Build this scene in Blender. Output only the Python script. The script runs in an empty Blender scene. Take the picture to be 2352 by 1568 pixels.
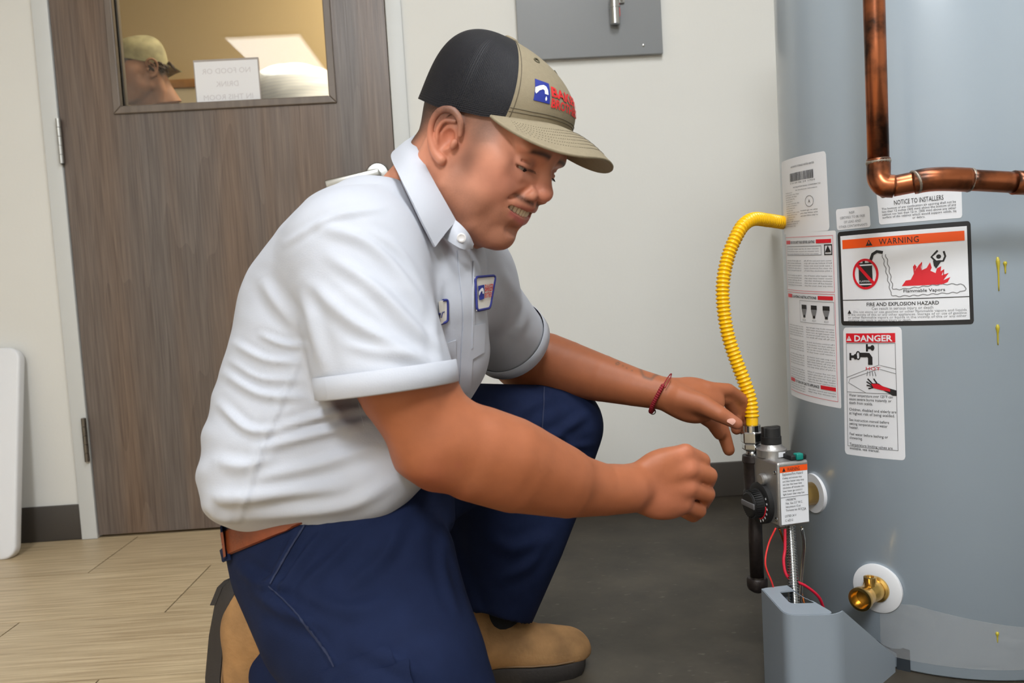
import bpy, math, random
import numpy as np
from mathutils import Vector, Matrix
from mathutils.bvhtree import BVHTree
random.seed(7); np.random.seed(7)
SC = bpy.context.scene
COL = SC.collection
# ------------------------------------------------------------------ camera
FPX = 1916.35; CAM_H = 0.6567
YAW, PITCH, ROLL = [math.radians(a) for a in (1.70, 3.969, 3.34)]
CF = np.array([math.sin(YAW)*math.cos(PITCH), math.cos(YAW)*math.cos(PITCH), -math.sin(PITCH)])
_r0 = np.array([math.cos(YAW), -math.sin(YAW), 0.0]); _u0 = np.cross(_r0, CF)
CR = math.cos(ROLL)*_r0 - math.sin(ROLL)*_u0
CU = np.cross(CR, CF)
CC = np.array([0, 0, CAM_H])
cam = bpy.data.cameras.new('camera'); camo = bpy.data.objects.new('camera', cam); COL.objects.link(camo)
cam.sensor_width = 36.0; cam.lens = FPX/2352*36.0; cam.clip_start = 0.02
camo.matrix_world = Matrix(((CR[0], CU[0], -CF[0], 0), (CR[1], CU[1], -CF[1], 0), (CR[2], CU[2], -CF[2], CAM_H), (0, 0, 0, 1)))
cam.dof.use_dof = True; cam.dof.focus_distance = 1.25; cam.dof.aperture_fstop = 7.0
SC.camera = camo
# ------------------------------------------------------------------ world, lamps, exposure
w = bpy.data.worlds.new('world'); SC.world = w; w.use_nodes = True
w.node_tree.nodes['Background'].inputs[0].default_value = (0.9, 0.95, 1.0, 1)
w.node_tree.nodes['Background'].inputs[1].default_value = 0.25
SC.view_settings.view_transform = 'Standard'; SC.view_settings.look = 'None'
SC.view_settings.gamma = 1.0; SC.view_settings.use_curve_mapping = False
SC.view_settings.exposure = 0.17
SC.cycles.adaptive_threshold = 0.05; SC.cycles.use_light_tree = False; w.cycles.sampling_method = 'NONE'
SC.cycles.max_bounces = 5; SC.cycles.diffuse_bounces = 3; SC.cycles.glossy_bounces = 2; SC.cycles.transmission_bounces = 4; SC.cycles.transparent_max_bounces = 6
SC.cycles.caustics_reflective = False; SC.cycles.caustics_refractive = False
ROOM_H = 2.75
# ceiling troffers: centre x, y, size x, size y, power, colour
TROFFERS = [(-1.64, -2.63, 0.6, 1.2, 9, (0.96, 0.98, 1.0)), (-0.45, -1.75, 0.6, 1.2, 104, (0.90, 0.95, 1.0)), (0.45, 0.45, 0.6, 1.2, 31, (0.90, 0.95, 1.0))]  # middle entry is an added frontal key light, not a known panel
BACK_TROFFERS = [(-0.15, 3.6, 0.6, 1.2, 30, (1.0, 0.86, 0.62))]
def area_lamp(name, x, y, z, sx, sy, power, col):
    l = bpy.data.lights.new(name, 'AREA'); l.shape = 'RECTANGLE'; l.size = sx; l.size_y = sy; l.energy = power; l.color = col
    o = bpy.data.objects.new(name, l); o.location = (x, y, z); COL.objects.link(o); return o
for t in TROFFERS: area_lamp('troffer_lamp', t[0], t[1], ROOM_H-0.03, t[2]*.95, t[3]*.95, t[4], t[5])
for t in BACK_TROFFERS: area_lamp('troffer_lamp', t[0], t[1], ROOM_H-0.03, t[2]*.95, t[3]*.95, t[4], t[5])

# ------------------------------------------------------------------ helpers
def at(px, py, Z): return CC + Z*(CF + CR*((px-1176)/FPX) - CU*((py-784)/FPX))
def cv(r, u, d): return r*CR + u*CU + d*CF            # a direction in camera axes -> world
def proj(P):
    d = np.asarray(P, float)-CC; z = d@CF
    return np.stack([1176+FPX*(d@CR)/z, 784-FPX*(d@CU)/z, z], -1)
WALL_Y = 2.388
def on_wall(px, py, y=WALL_Y):
    d = at(px, py, 1.0)-CC; return CC+d*(y/d[1])
def on_floor(px, py, z=0.0):
    d = at(px, py, 1.0)-CC; return CC+d*((z-CAM_H)/d[2])
def nrm(v): v = np.asarray(v, float); return v/np.linalg.norm(v)
def s2l(c): 
    c = np.asarray(c, float)/255.0
    return tuple(np.where(c <= 0.04045, c/12.92, ((c+0.055)/1.055)**2.4))

MATS = {}
def mat(name, col, rough=0.5, metal=0.0, spec=0.5, noise=None, bump=None, **kw):
    """col: sRGB 0..255; noise=(scale, amount, detail) value variation; bump=(scale, strength)"""
    if name in MATS: return MATS[name]
    m = bpy.data.materials.new(name); m.use_nodes = True; nt = m.node_tree; b = nt.nodes['Principled BSDF']
    c = s2l(col)
    b.inputs['Base Color'].default_value = (*c, 1); b.inputs['Roughness'].default_value = rough
    b.inputs['Metallic'].default_value = metal; b.inputs['Specular IOR Level'].default_value = spec
    tc = nt.nodes.new('ShaderNodeTexCoord')
    if noise:
        n = nt.nodes.new('ShaderNodeTexNoise'); n.inputs['Scale'].default_value = noise[0]; n.inputs['Detail'].default_value = noise[2] if len(noise) > 2 else 4
        if len(noise) > 3:
            mp = nt.nodes.new('ShaderNodeMapping'); mp.inputs['Scale'].default_value = noise[3]; nt.links.new(tc.outputs['Object'], mp.inputs[0]); nt.links.new(mp.outputs[0], n.inputs['Vector'])
        else: nt.links.new(tc.outputs['Object'], n.inputs['Vector'])
        r = nt.nodes.new('ShaderNodeValToRGB'); a = noise[1]
        r.color_ramp.elements[0].position = .3; r.color_ramp.elements[1].position = .7
        r.color_ramp.elements[0].color = (*[x*(1-a) for x in c], 1); r.color_ramp.elements[1].color = (*[min(1, x*(1+a)) for x in c], 1)
        nt.links.new(n.outputs['Fac'], r.inputs[0]); nt.links.new(r.outputs[0], b.inputs['Base Color'])
    if bump:
        n2 = nt.nodes.new('ShaderNodeTexNoise'); n2.inputs['Scale'].default_value = bump[0]; n2.inputs['Detail'].default_value = 6
        nt.links.new(tc.outputs['Object'], n2.inputs['Vector'])
        bp = nt.nodes.new('ShaderNodeBump'); bp.inputs['Strength'].default_value = bump[1]; bp.inputs['Distance'].default_value = 0.002
        nt.links.new(n2.outputs['Fac'], bp.inputs['Height']); nt.links.new(bp.outputs[0], b.inputs['Normal'])
    for k, v in kw.items(): b.inputs[k.replace('_', ' ')].default_value = v
    MATS[name] = m; return m
def attr_mat(name, rough=0.5, sss=0.0, bump=None, spec=0.5, mottle=0.0, coat=0.0):
    m = bpy.data.materials.new(name); m.use_nodes = True; nt = m.node_tree; b = nt.nodes['Principled BSDF']
    a = nt.nodes.new('ShaderNodeAttribute'); a.attribute_name = 'col'; out = a.outputs['Color']
    tc = nt.nodes.new('ShaderNodeTexCoord')
    if mottle:
        n = nt.nodes.new('ShaderNodeTexNoise'); n.inputs['Scale'].default_value = 60; n.inputs['Detail'].default_value = 8; nt.links.new(tc.outputs['Object'], n.inputs['Vector'])
        r = nt.nodes.new('ShaderNodeMapRange'); r.inputs[1].default_value = .3; r.inputs[2].default_value = .7; r.inputs[3].default_value = 1-mottle; r.inputs[4].default_value = 1+mottle
        nt.links.new(n.outputs['Fac'], r.inputs[0])
        mx = nt.nodes.new('ShaderNodeVectorMath'); mx.operation = 'SCALE'; nt.links.new(out, mx.inputs[0]); nt.links.new(r.outputs[0], mx.inputs['Scale']); out = mx.outputs[0]
    nt.links.new(out, b.inputs['Base Color'])
    b.inputs['Roughness'].default_value = rough; b.inputs['Specular IOR Level'].default_value = spec
    if sss: b.inputs['Subsurface Weight'].default_value = sss; b.inputs['Subsurface Radius'].default_value = (1, .35, .2); b.inputs['Subsurface Scale'].default_value = .006
    if bump:
        n2 = nt.nodes.new('ShaderNodeTexNoise'); n2.inputs['Scale'].default_value = bump[0]; n2.inputs['Detail'].default_value = 4; nt.links.new(tc.outputs['Object'], n2.inputs['Vector'])
        bp = nt.nodes.new('ShaderNodeBump'); bp.inputs['Strength'].default_value = bump[1]; bp.inputs['Distance'].default_value = 0.001
        nt.links.new(n2.outputs['Fac'], bp.inputs['Height']); nt.links.new(bp.outputs[0], b.inputs['Normal'])
    return m

def empty(name, loc, label=None, cat=None, group=None, kind=None):
    o = bpy.data.objects.new(name, None); COL.objects.link(o); o.location = tuple(loc); o.empty_display_size = .05
    return tag(o, label, cat, group, kind)
def tag(o, label=None, cat=None, group=None, kind=None):
    if label: o['label'] = label
    if cat: o['category'] = cat
    if group: o['group'] = group
    if kind: o['kind'] = kind
    return o
def world_of(o):
    m = Matrix.Translation(o.location) @ o.rotation_euler.to_matrix().to_4x4()
    return world_of(o.parent) @ m if o.parent else m
def mesh_obj(name, verts, faces, m, parent=None, smooth=True, sharp=None, colors=None, thick=None, bevel=None, recentre=True):
    """verts in WORLD space; the object gets an origin of its own (its centre) and is parented without inverse"""
    v = np.asarray(verts, float).reshape(-1, 3)
    o0 = (v.min(0)+v.max(0))/2 if recentre else np.zeros(3)
    me = bpy.data.meshes.new(name)
    me.from_pydata((v-o0).tolist(), [], [list(map(int, f)) for f in faces] if not isinstance(faces, np.ndarray) else faces.tolist())
    if smooth:
        me.polygons.foreach_set('use_smooth', [True]*len(me.polygons))
        if sharp: me.set_sharp_from_angle(angle=math.radians(sharp))
    if colors is not None:
        ca = me.color_attributes.new('col', 'FLOAT_COLOR', 'POINT')
        c4 = np.ones((len(v), 4), np.float32); c4[:, :3] = colors; ca.data.foreach_set('color', c4.ravel())
    me.materials.append(m); me.update()
    o = bpy.data.objects.new(name, me); COL.objects.link(o)
    if parent is not None:
        o.parent = parent
        o.location = world_of(parent).inverted() @ Vector(o0) if True else None
        o.rotation_euler = world_of(parent).inverted().to_euler()
    else: o.location = tuple(o0)
    if thick: md = o.modifiers.new('solidify', 'SOLIDIFY'); md.thickness = thick; md.offset = 0.0; es = o.modifiers.new('split', 'EDGE_SPLIT'); es.split_angle = math.radians(50); es.use_edge_sharp = False
    if bevel: md = o.modifiers.new('bevel', 'BEVEL'); md.width = bevel; md.segments = 3; md.limit_method = 'ANGLE'; md.angle_limit = math.radians(40)
    return o

class MB:
    """collects pieces of ONE part"""
    def __init__(s): s.v = []; s.f = []; s.n = 0
    def add(s, v, f):
        v = np.asarray(v, float).reshape(-1, 3); s.v.append(v); s.f += [[int(i)+s.n for i in q] for q in f]; s.n += len(v); return s
    def box(s, lo, hi, M=None, o=None):
        lo = np.minimum(lo, hi) if False else np.asarray(lo, float); hi = np.asarray(hi, float)
        c = np.array([[x, y, z] for z in (lo[2], hi[2]) for y in (lo[1], hi[1]) for x in (lo[0], hi[0])])
        if M is not None: c = c@np.asarray(M)
        if o is not None: c = c+np.asarray(o)
        return s.add(c, [(0, 2, 3, 1), (4, 5, 7, 6), (0, 1, 5, 4), (2, 6, 7, 3), (0, 4, 6, 2), (1, 3, 7, 5)])
    def lathe(s, o, ax, prof, n=24, cap=True, ref=None):
        """prof: list of (distance along axis, radius)"""
        ax = nrm(ax); r = np.array([0, 0, 1.0]) if abs(ax[2]) < .9 else np.array([1.0, 0, 0])
        if ref is not None: r = np.asarray(ref, float)
        e1 = nrm(np.cross(r, ax)); e2 = np.cross(ax, e1); o = np.asarray(o, float); V = []
        for h, rad in prof:
            for i in range(n):
                a = 2*math.pi*i/n; V.append(o+ax*h+rad*(math.cos(a)*e1+math.sin(a)*e2))
        F = [(k*n+i, k*n+(i+1) % n, (k+1)*n+(i+1) % n, (k+1)*n+i) for k in range(len(prof)-1) for i in range(n)]
        if cap: F += [tuple(range(n))[::-1], tuple((len(prof)-1)*n+i for i in range(n))]
        return s.add(V, F)
    def cyl(s, a, b, r0, r1=None, n=20):
        a = np.asarray(a, float); b = np.asarray(b, float); return s.lathe(a, b-a, [(0, r0), (np.linalg.norm(b-a), r0 if r1 is None else r1)], n)
    def tube(s, path, rad, n=12, cap=True):
        P = np.asarray(path, float); T = np.gradient(P, axis=0); T /= np.linalg.norm(T, axis=1)[:, None]+1e-12
        R = np.full(len(P), rad) if np.isscalar(rad) else np.asarray(rad)
        u = nrm(np.cross(T[0], [0.31, 0.17, 0.93])); V = []
        for p, t, r in zip(P, T, R):
            u = nrm(u-t*(u@t)); w_ = np.cross(t, u)
            for i in range(n):
                a = 2*math.pi*i/n; V.append(p+r*(math.cos(a)*u+math.sin(a)*w_))
        m_ = len(P); F = [(k*n+i, k*n+(i+1) % n, (k+1)*n+(i+1) % n, (k+1)*n+i) for k in range(m_-1) for i in range(n)]
        if cap: F += [tuple(range(n))[::-1], tuple((m_-1)*n+i for i in range(n))]
        return s.add(V, F)
    def grid(s, G):
        G = np.asarray(G, float); a, b = G.shape[:2]
        return s.add(G.reshape(-1, 3), [(i*b+j, i*b+j+1, (i+1)*b+j+1, (i+1)*b+j) for i in range(a-1) for j in range(b-1)])
    def prism(s, poly, d):
        """poly: world points of a planar outline; d: extrusion vector"""
        P = np.asarray(poly, float); n = len(P); d = np.asarray(d, float)
        return s.add(np.vstack([P, P+d]), [tuple(range(n))[::-1], tuple(range(n, 2*n))]+[(i, (i+1) % n, n+(i+1) % n, n+i) for i in range(n)])
    def build(s, name, m, parent=None, **k):
        return mesh_obj(name, np.vstack(s.v), s.f, m, parent, **k)
def spline(pts, n):
    """Catmull-Rom through points, n samples"""
    P = np.asarray(pts, float); L = np.r_[0, np.cumsum(np.linalg.norm(np.diff(P, axis=0), axis=1)+1e-9)]
    Q = np.vstack([2*P[0]-P[1], P, 2*P[-1]-P[-2]]); out = []
    for t in np.linspace(0, L[-1], n):
        i = min(np.searchsorted(L, t, 'right')-1, len(P)-2); u = (t-L[i])/(L[i+1]-L[i])
        p0, p1, p2, p3 = Q[i], Q[i+1], Q[i+2], Q[i+3]
        out.append(.5*((2*p1)+(-p0+p2)*u+(2*p0-5*p1+4*p2-p3)*u*u+(-p0+3*p1-3*p2+p3)*u**3))
    return np.array(out)
_txt = {}
def text2d(body, size=1.0, align='CENTER', font_bold=0.0, shear=0.0, spacing=1.0, line=1.0, xs=1.0):
    """verts (n,2), faces of a text laid out in the plane, first baseline at y=0"""
    key = (body, size, align, font_bold, shear, spacing, line, xs)
    if key in _txt: return _txt[key]
    c = bpy.data.curves.new('t', 'FONT'); c.body = body; c.size = size; c.align_x = align; c.resolution_u = 2; c.offset = font_bold; c.shear = shear; c.space_character = spacing; c.space_line = line
    o = bpy.data.objects.new('t', c); COL.objects.link(o)
    dg = bpy.context.evaluated_depsgraph_get(); dg.update(); e = o.evaluated_get(dg); me = e.to_mesh()
    V = np.array([v.co[:2] for v in me.vertices]).reshape(-1, 2)*[xs, 1]; Fc = [tuple(p.vertices) for p in me.polygons]
    e.to_mesh_clear(); bpy.data.objects.remove(o); bpy.data.curves.remove(c)
    _txt[key] = (V, Fc); return V, Fc

# ------------------------------------------------------------------ implicit surfaces (a small distance-field mesher)
def smin(a, b, k):
    if k <= 0: return np.minimum(a, b)
    h = np.clip(.5+.5*(b-a)/k, 0, 1); return b*(1-h)+a*h-k*h*(1-h)
class Field:
    def __init__(s, lo, hi, h):
        s.lo = np.asarray(lo, float); s.h = h; s.n = np.ceil((np.asarray(hi)-s.lo)/h).astype(int)+1
        s.ax = [(s.lo[i]+h*np.arange(s.n[i])).astype(np.float32) for i in range(3)]
        s.D = np.full(s.n, 9.0, np.float32)
    def like(s):
        g = Field.__new__(Field); g.lo, g.h, g.n, g.ax = s.lo, s.h, s.n, s.ax; g.D = np.full(s.n, 9.0, np.float32); return g
    def sub(s, lo, hi):
        sl = []
        for i in range(3):
            a = int(np.clip(math.floor((lo[i]-s.lo[i])/s.h), 0, s.n[i])); b = int(np.clip(math.ceil((hi[i]-s.lo[i])/s.h)+1, 0, s.n[i])); sl.append(slice(a, b))
        return tuple(sl)
    def P(s, sl): return s.ax[0][sl[0]][:, None, None], s.ax[1][sl[1]][None, :, None], s.ax[2][sl[2]][None, None, :]
    def put(s, sl, d, k, op):
        if op == 'u': s.D[sl] = smin(s.D[sl], d, k)
        elif op == 's': s.D[sl] = -smin(-s.D[sl], d, k)
        elif op == 'i': s.D[sl] = -smin(-s.D[sl], -d, k)
    def tube(s, pts, rs, k=0.0, op='u', pts_is_world=True):
        pts = np.asarray(pts, float); m = max(rs)+k+3*s.h
        sl = s.sub(pts.min(0)-m, pts.max(0)+m); X, Y, Z = s.P(sl); d = None
        if s.D[sl].size == 0: return s
        for i in range(len(pts)-1):
            a, b = pts[i], pts[i+1]; ba = b-a; L = float(ba@ba)+1e-12
            t = np.clip(((X-a[0])*ba[0]+(Y-a[1])*ba[1]+(Z-a[2])*ba[2])/L, 0, 1)
            q = np.sqrt((X-a[0]-t*ba[0])**2+(Y-a[1]-t*ba[1])**2+(Z-a[2]-t*ba[2])**2)-(rs[i]+(rs[i+1]-rs[i])*t)
            d = q if d is None else np.minimum(d, q)
        s.put(sl, d, k, op); return s
    def ell(s, c, r, M=None, k=0.0, op='u'):
        c = np.asarray(c, float); r = np.asarray(r, float); M = np.eye(3) if M is None else np.asarray(M)
        ext = np.sqrt(((M*r[:, None])**2).sum(0))+k+3*s.h; sl = s.sub(c-ext, c+ext); X, Y, Z = s.P(sl)
        if s.D[sl].size == 0: return s
        q = [((X-c[0])*M[i, 0]+(Y-c[1])*M[i, 1]+(Z-c[2])*M[i, 2])/r[i] for i in range(3)]
        k0 = np.sqrt(q[0]**2+q[1]**2+q[2]**2)+1e-6; k1 = np.sqrt((q[0]/r[0])**2+(q[1]/r[1])**2+(q[2]/r[2])**2)+1e-6
        s.put(sl, k0*(k0-1)/k1, k, op); return s
    def rbox(s, c, half, M=None, rad=0.005, k=0.0, op='u'):
        c = np.asarray(c, float); half = np.asarray(half, float); M = np.eye(3) if M is None else np.asarray(M)
        ext = (np.abs(M)*half[:, None]).sum(0)+k+3*s.h; sl = s.sub(c-ext, c+ext); X, Y, Z = s.P(sl)
        q = [np.abs((X-c[0])*M[i, 0]+(Y-c[1])*M[i, 1]+(Z-c[2])*M[i, 2])-(half[i]-rad) for i in range(3)]
        d = np.sqrt(sum(np.maximum(x, 0)**2 for x in q))+np.minimum(np.maximum(np.maximum(q[0], q[1]), q[2]), 0)-rad
        s.put(sl, d, k, op); return s
    def loft(s, cen, lat, ra, rb, k=0.0, op='u', power=2.0):
        """sections along a spine: ra along (spine x lat), rb along lat"""
        cen = np.asarray(cen, float); lat = nrm(lat)
        if len(cen) > 3:
            L = np.r_[0, np.cumsum(np.linalg.norm(np.diff(cen, axis=0), axis=1))]; n = 12; c4 = spline(np.c_[cen, np.zeros(len(cen))], n); t = np.linspace(0, L[-1], n)
            q = spline(np.c_[cen, np.array(ra)], n), spline(np.c_[cen, np.array(rb)], n); cen = c4[:, :3]; ra, rb = q[0][:, 3], q[1][:, 3]
        m = max(max(ra), max(rb))+k+3*s.h
        sl = s.sub(cen.min(0)-m, cen.max(0)+m); X, Y, Z = s.P(sl); best = None
        for i in range(len(cen)-1):
            a, b = cen[i], cen[i+1]; ba = b-a; L = float(ba@ba); tdir = ba/math.sqrt(L)
            la = nrm(lat-tdir*(lat@tdir)); fr = np.cross(tdir, la)
            t0 = ((X-a[0])*ba[0]+(Y-a[1])*ba[1]+(Z-a[2])*ba[2])/L; t = np.clip(t0, 0, 1)
            dx, dy, dz = X-a[0]-t*ba[0], Y-a[1]-t*ba[1], Z-a[2]-t*ba[2]
            A = dx*fr[0]+dy*fr[1]+dz*fr[2]; B = dx*la[0]+dy*la[1]+dz*la[2]; Cc = dx*tdir[0]+dy*tdir[1]+dz*tdir[2]
            rA = ra[i]+(ra[i+1]-ra[i])*t; rB = rb[i]+(rb[i+1]-rb[i])*t
            k0 = np.sqrt((A/rA)**2+(B/rB)**2+(Cc/(.35*rA))**2)+1e-6; k1 = np.sqrt((A/rA**2)**2+(B/rB**2)**2+(Cc/(.35*rA)**2)**2)+1e-5
            d = k0*(k0-1)/k1
            best = d if best is None else smin(best, d, .02)
        s.put(sl, best, k, op); return s
    def plane(s, p, n, lo, hi, k=0.0):
        """keep only the side n points away from"""
        sl = s.sub(lo, hi); X, Y, Z = s.P(sl); n = nrm(n)
        s.put(sl, (X-p[0])*n[0]+(Y-p[1])*n[1]+(Z-p[2])*n[2], k, 'i'); return s
    def mesh(s):
        D = s.D; S = D < 0; nx, ny, nz = D.shape
        cnt = np.zeros((nx-1, ny-1, nz-1), np.int8)
        for a in (0, 1):
            for b in (0, 1):
                for c in (0, 1): cnt += S[a:nx-1+a, b:ny-1+b, c:nz-1+c]
        act = (cnt > 0) & (cnt < 8); idx = np.argwhere(act); vid = np.full(act.shape, -1, np.int32); vid[act] = np.arange(len(idx))
        acc = np.zeros((len(idx), 3)); num = np.zeros(len(idx)); i, j, k = idx.T
        crn = [(a, b, c) for a in (0, 1) for b in (0, 1) for c in (0, 1)]
        for p in crn:
            for q in crn:
                if sum(q)-sum(p) == 1 and sum(abs(q[t]-p[t]) for t in range(3)) == 1:
                    d0 = D[i+p[0], j+p[1], k+p[2]]; d1 = D[i+q[0], j+q[1], k+q[2]]; m = (d0 < 0) != (d1 < 0)
                    t = np.where(m, d0/np.where(m, d0-d1, 1), 0)
                    for ax in range(3): acc[:, ax] += m*(p[ax]+t*(q[ax]-p[ax]))
                    num += m
        V = s.lo+s.h*(idx+acc/num[:, None]); F = []
        for ax in range(3):
            o = [slice(0, None)]*3; e = [slice(0, None)]*3; o[ax] = slice(0, -1); e[ax] = slice(1, None)
            ch = S[tuple(o)] != S[tuple(e)]; b, c = [(1, 2), (2, 0), (0, 1)][ax]
            q = np.argwhere(ch); q = q[(q[:, b] > 0) & (q[:, c] > 0) & (q[:, b] < D.shape[b]-1) & (q[:, c] < D.shape[c]-1)]
            def cell(db, dc):
                r = q.copy(); r[:, b] -= db; r[:, c] -= dc; return vid[r[:, 0], r[:, 1], r[:, 2]]
            quad = np.stack([cell(1, 1), cell(0, 1), cell(0, 0), cell(1, 0)], 1)
            flip = ~S[q[:, 0], q[:, 1], q[:, 2]]; quad[flip] = quad[flip][:, ::-1]; F.append(quad)
        F = np.vstack(F); F = F[(F >= 0).all(1)]
        return V, F
def vnormals(V, F):
    n = np.cross(V[F[:, 2]]-V[F[:, 0]], V[F[:, 3 if F.shape[1] > 3 else 2]]-V[F[:, 1]]); N = np.zeros_like(V)
    for c in range(F.shape[1]): np.add.at(N, F[:, c], n)
    return N/(np.linalg.norm(N, axis=1)[:, None]+1e-12)
def laplace(V, F, it=1, lam=.5):
    for _ in range(it):
        A = np.zeros_like(V); c = np.zeros(len(V))
        for x in range(4):
            y = (x+1) % 4; np.add.at(A, F[:, x], V[F[:, y]]); np.add.at(c, F[:, x], 1); np.add.at(A, F[:, y], V[F[:, x]]); np.add.at(c, F[:, y], 1)
        V = V+lam*(A/c[:, None]-V)
    return V
def segdist(p, a, b):
    ba = b-a; t = np.clip(((p-a)@ba)/(ba@ba+1e-9), 0, 1); return np.linalg.norm(p-a-t[:, None]*ba, axis=1), t
def folds(V, F, items):
    """raise or sink real creases; each item = (outline points as seen from the front, height in m, half width)"""
    N = vnormals(V, F); pr = proj(V); face = np.clip(-(N@CF)*1.6, 0, 1); out = np.zeros(len(V))
    for pl, amp, wd in items:
        pl = spline(np.array(pl, float), 24); L = len(pl)-1; best = np.full(len(V), 1e9); bt = np.zeros(len(V))
        lo, hi = pl.min(0)-4*wd, pl.max(0)+4*wd
        sel = np.where(((pr[:, :2] > lo) & (pr[:, :2] < hi)).all(1) & (face > 0))[0]
        if len(sel) == 0: continue
        p = pr[sel, :2]; bd = np.full(len(sel), 1e9); tt = np.zeros(len(sel))
        for i in range(L):
            d, t = segdist(p, pl[i], pl[i+1]); m = d < bd; bd[m] = d[m]; tt[m] = (i+t[m])/L
        prof = np.exp(-(bd/wd)**2)-.35*np.exp(-((bd-2.0*wd)/wd)**2)
        out[sel] += amp*prof*np.sqrt(np.clip(np.sin(np.pi*np.clip(tt, .02, .98)), 0, 1))*face[sel]
    return V+N*out[:, None]
# ================================================================== the room
def ramp_mat(name, build):
    m = bpy.data.materials.new(name); m.use_nodes = True; build(m.node_tree, m.node_tree.nodes['Principled BSDF']); return m
M_wall = mat('painted_wall', (222, 220, 214), .75, bump=(120, .12), noise=(1.2, .02))
M_wall_back = mat('painted_wall_back_room', (205, 180, 138), .8, bump=(120, .1))
M_ceil = mat('ceiling_paint', (225, 222, 215), .8)
M_base = mat('rubber_baseboard', (66, 60, 54), .55, bump=(60, .1))
M_frame = mat('painted_metal_frame', (206, 207, 205), .4)
M_steel = mat('brushed_steel', (190, 190, 188), .28, metal=1.0)
M_steel_dark = mat('aged_steel', (120, 114, 106), .4, metal=1.0)
M_black = mat('black_rubber', (20, 19, 19), .6)
M_white_plastic = mat('white_plastic', (226, 226, 228), .45, bump=(250, .08))
M_paper = mat('white_paper', (232, 230, 230), .7)
M_print = mat('black_print', (28, 27, 28), .6)
M_print_grey = mat('grey_print', (120, 120, 122), .6)
M_faint = mat('faint_print', (210, 205, 205), .7)

def wood_nodes(nt, b):
    tc = nt.nodes.new('ShaderNodeTexCoord'); mp = nt.nodes.new('ShaderNodeMapping'); mp.inputs['Scale'].default_value = (1.0, 1.0, .09)
    nt.links.new(tc.outputs['Object'], mp.inputs[0])
    n0 = nt.nodes.new('ShaderNodeTexNoise'); n0.inputs['Scale'].default_value = 3.2; n0.inputs['Detail'].default_value = 3; n0.inputs['Roughness'].default_value = .55; nt.links.new(mp.outputs[0], n0.inputs['Vector'])
    # growth rings: contour lines of a slowly varying stretched noise
    mul = nt.nodes.new('ShaderNodeMath'); mul.operation = 'MULTIPLY'; mul.inputs[1].default_value = 16; nt.links.new(n0.outputs['Fac'], mul.inputs[0])
    fr = nt.nodes.new('ShaderNodeMath'); fr.operation = 'FRACT'; nt.links.new(mul.outputs[0], fr.inputs[0])
    mp2 = nt.nodes.new('ShaderNodeMapping'); mp2.inputs['Scale'].default_value = (1, 1, .03); nt.links.new(tc.outputs['Object'], mp2.inputs[0])
    n1 = nt.nodes.new('ShaderNodeTexNoise'); n1.inputs['Scale'].default_value = 190; n1.inputs['Detail'].default_value = 4; nt.links.new(mp2.outputs[0], n1.inputs['Vector'])
    mx = nt.nodes.new('ShaderNodeMath'); mx.operation = 'MULTIPLY_ADD'; mx.inputs[1].default_value = .16; nt.links.new(fr.outputs[0], mx.inputs[0]); nt.links.new(n1.outputs['Fac'], mx.inputs[2])
    r = nt.nodes.new('ShaderNodeValToRGB'); r.color_ramp.elements[0].position = .30; r.color_ramp.elements[1].position = .85
    r.color_ramp.elements[0].color = (*s2l((86, 74, 66)), 1); r.color_ramp.elements[1].color = (*s2l((118, 105, 95)), 1)
    nt.links.new(mx.outputs[0], r.inputs[0])
    # broad brown / grey bands
    n2 = nt.nodes.new('ShaderNodeTexNoise'); n2.inputs['Scale'].default_value = 7; n2.inputs['Detail'].default_value = 2; nt.links.new(mp2.outputs[0], n2.inputs['Vector'])
    r2 = nt.nodes.new('ShaderNodeValToRGB'); r2.color_ramp.elements[0].position = .4; r2.color_ramp.elements[1].position = .62
    r2.color_ramp.elements[0].color = (.93, .97, 1.04, 1); r2.color_ramp.elements[1].color = (1.12, .97, .84, 1); nt.links.new(n2.outputs['Fac'], r2.inputs[0])
    mm = nt.nodes.new('ShaderNodeMix'); mm.data_type = 'RGBA'; mm.blend_type = 'MULTIPLY'; mm.inputs[0].default_value = 1.0
    nt.links.new(r.outputs[0], mm.inputs[6]); nt.links.new(r2.outputs[0], mm.inputs[7]); nt.links.new(mm.outputs[2], b.inputs['Base Color'])
    bp = nt.nodes.new('ShaderNodeBump'); bp.inputs['Strength'].default_value = .25; bp.inputs['Distance'].default_value = .001; nt.links.new(mx.outputs[0], bp.inputs['Height']); nt.links.new(bp.outputs[0], b.inputs['Normal'])
    b.inputs['Roughness'].default_value = .34; b.inputs['Specular IOR Level'].default_value = .5
M_wood = ramp_mat('grey_stained_oak', wood_nodes)
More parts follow.
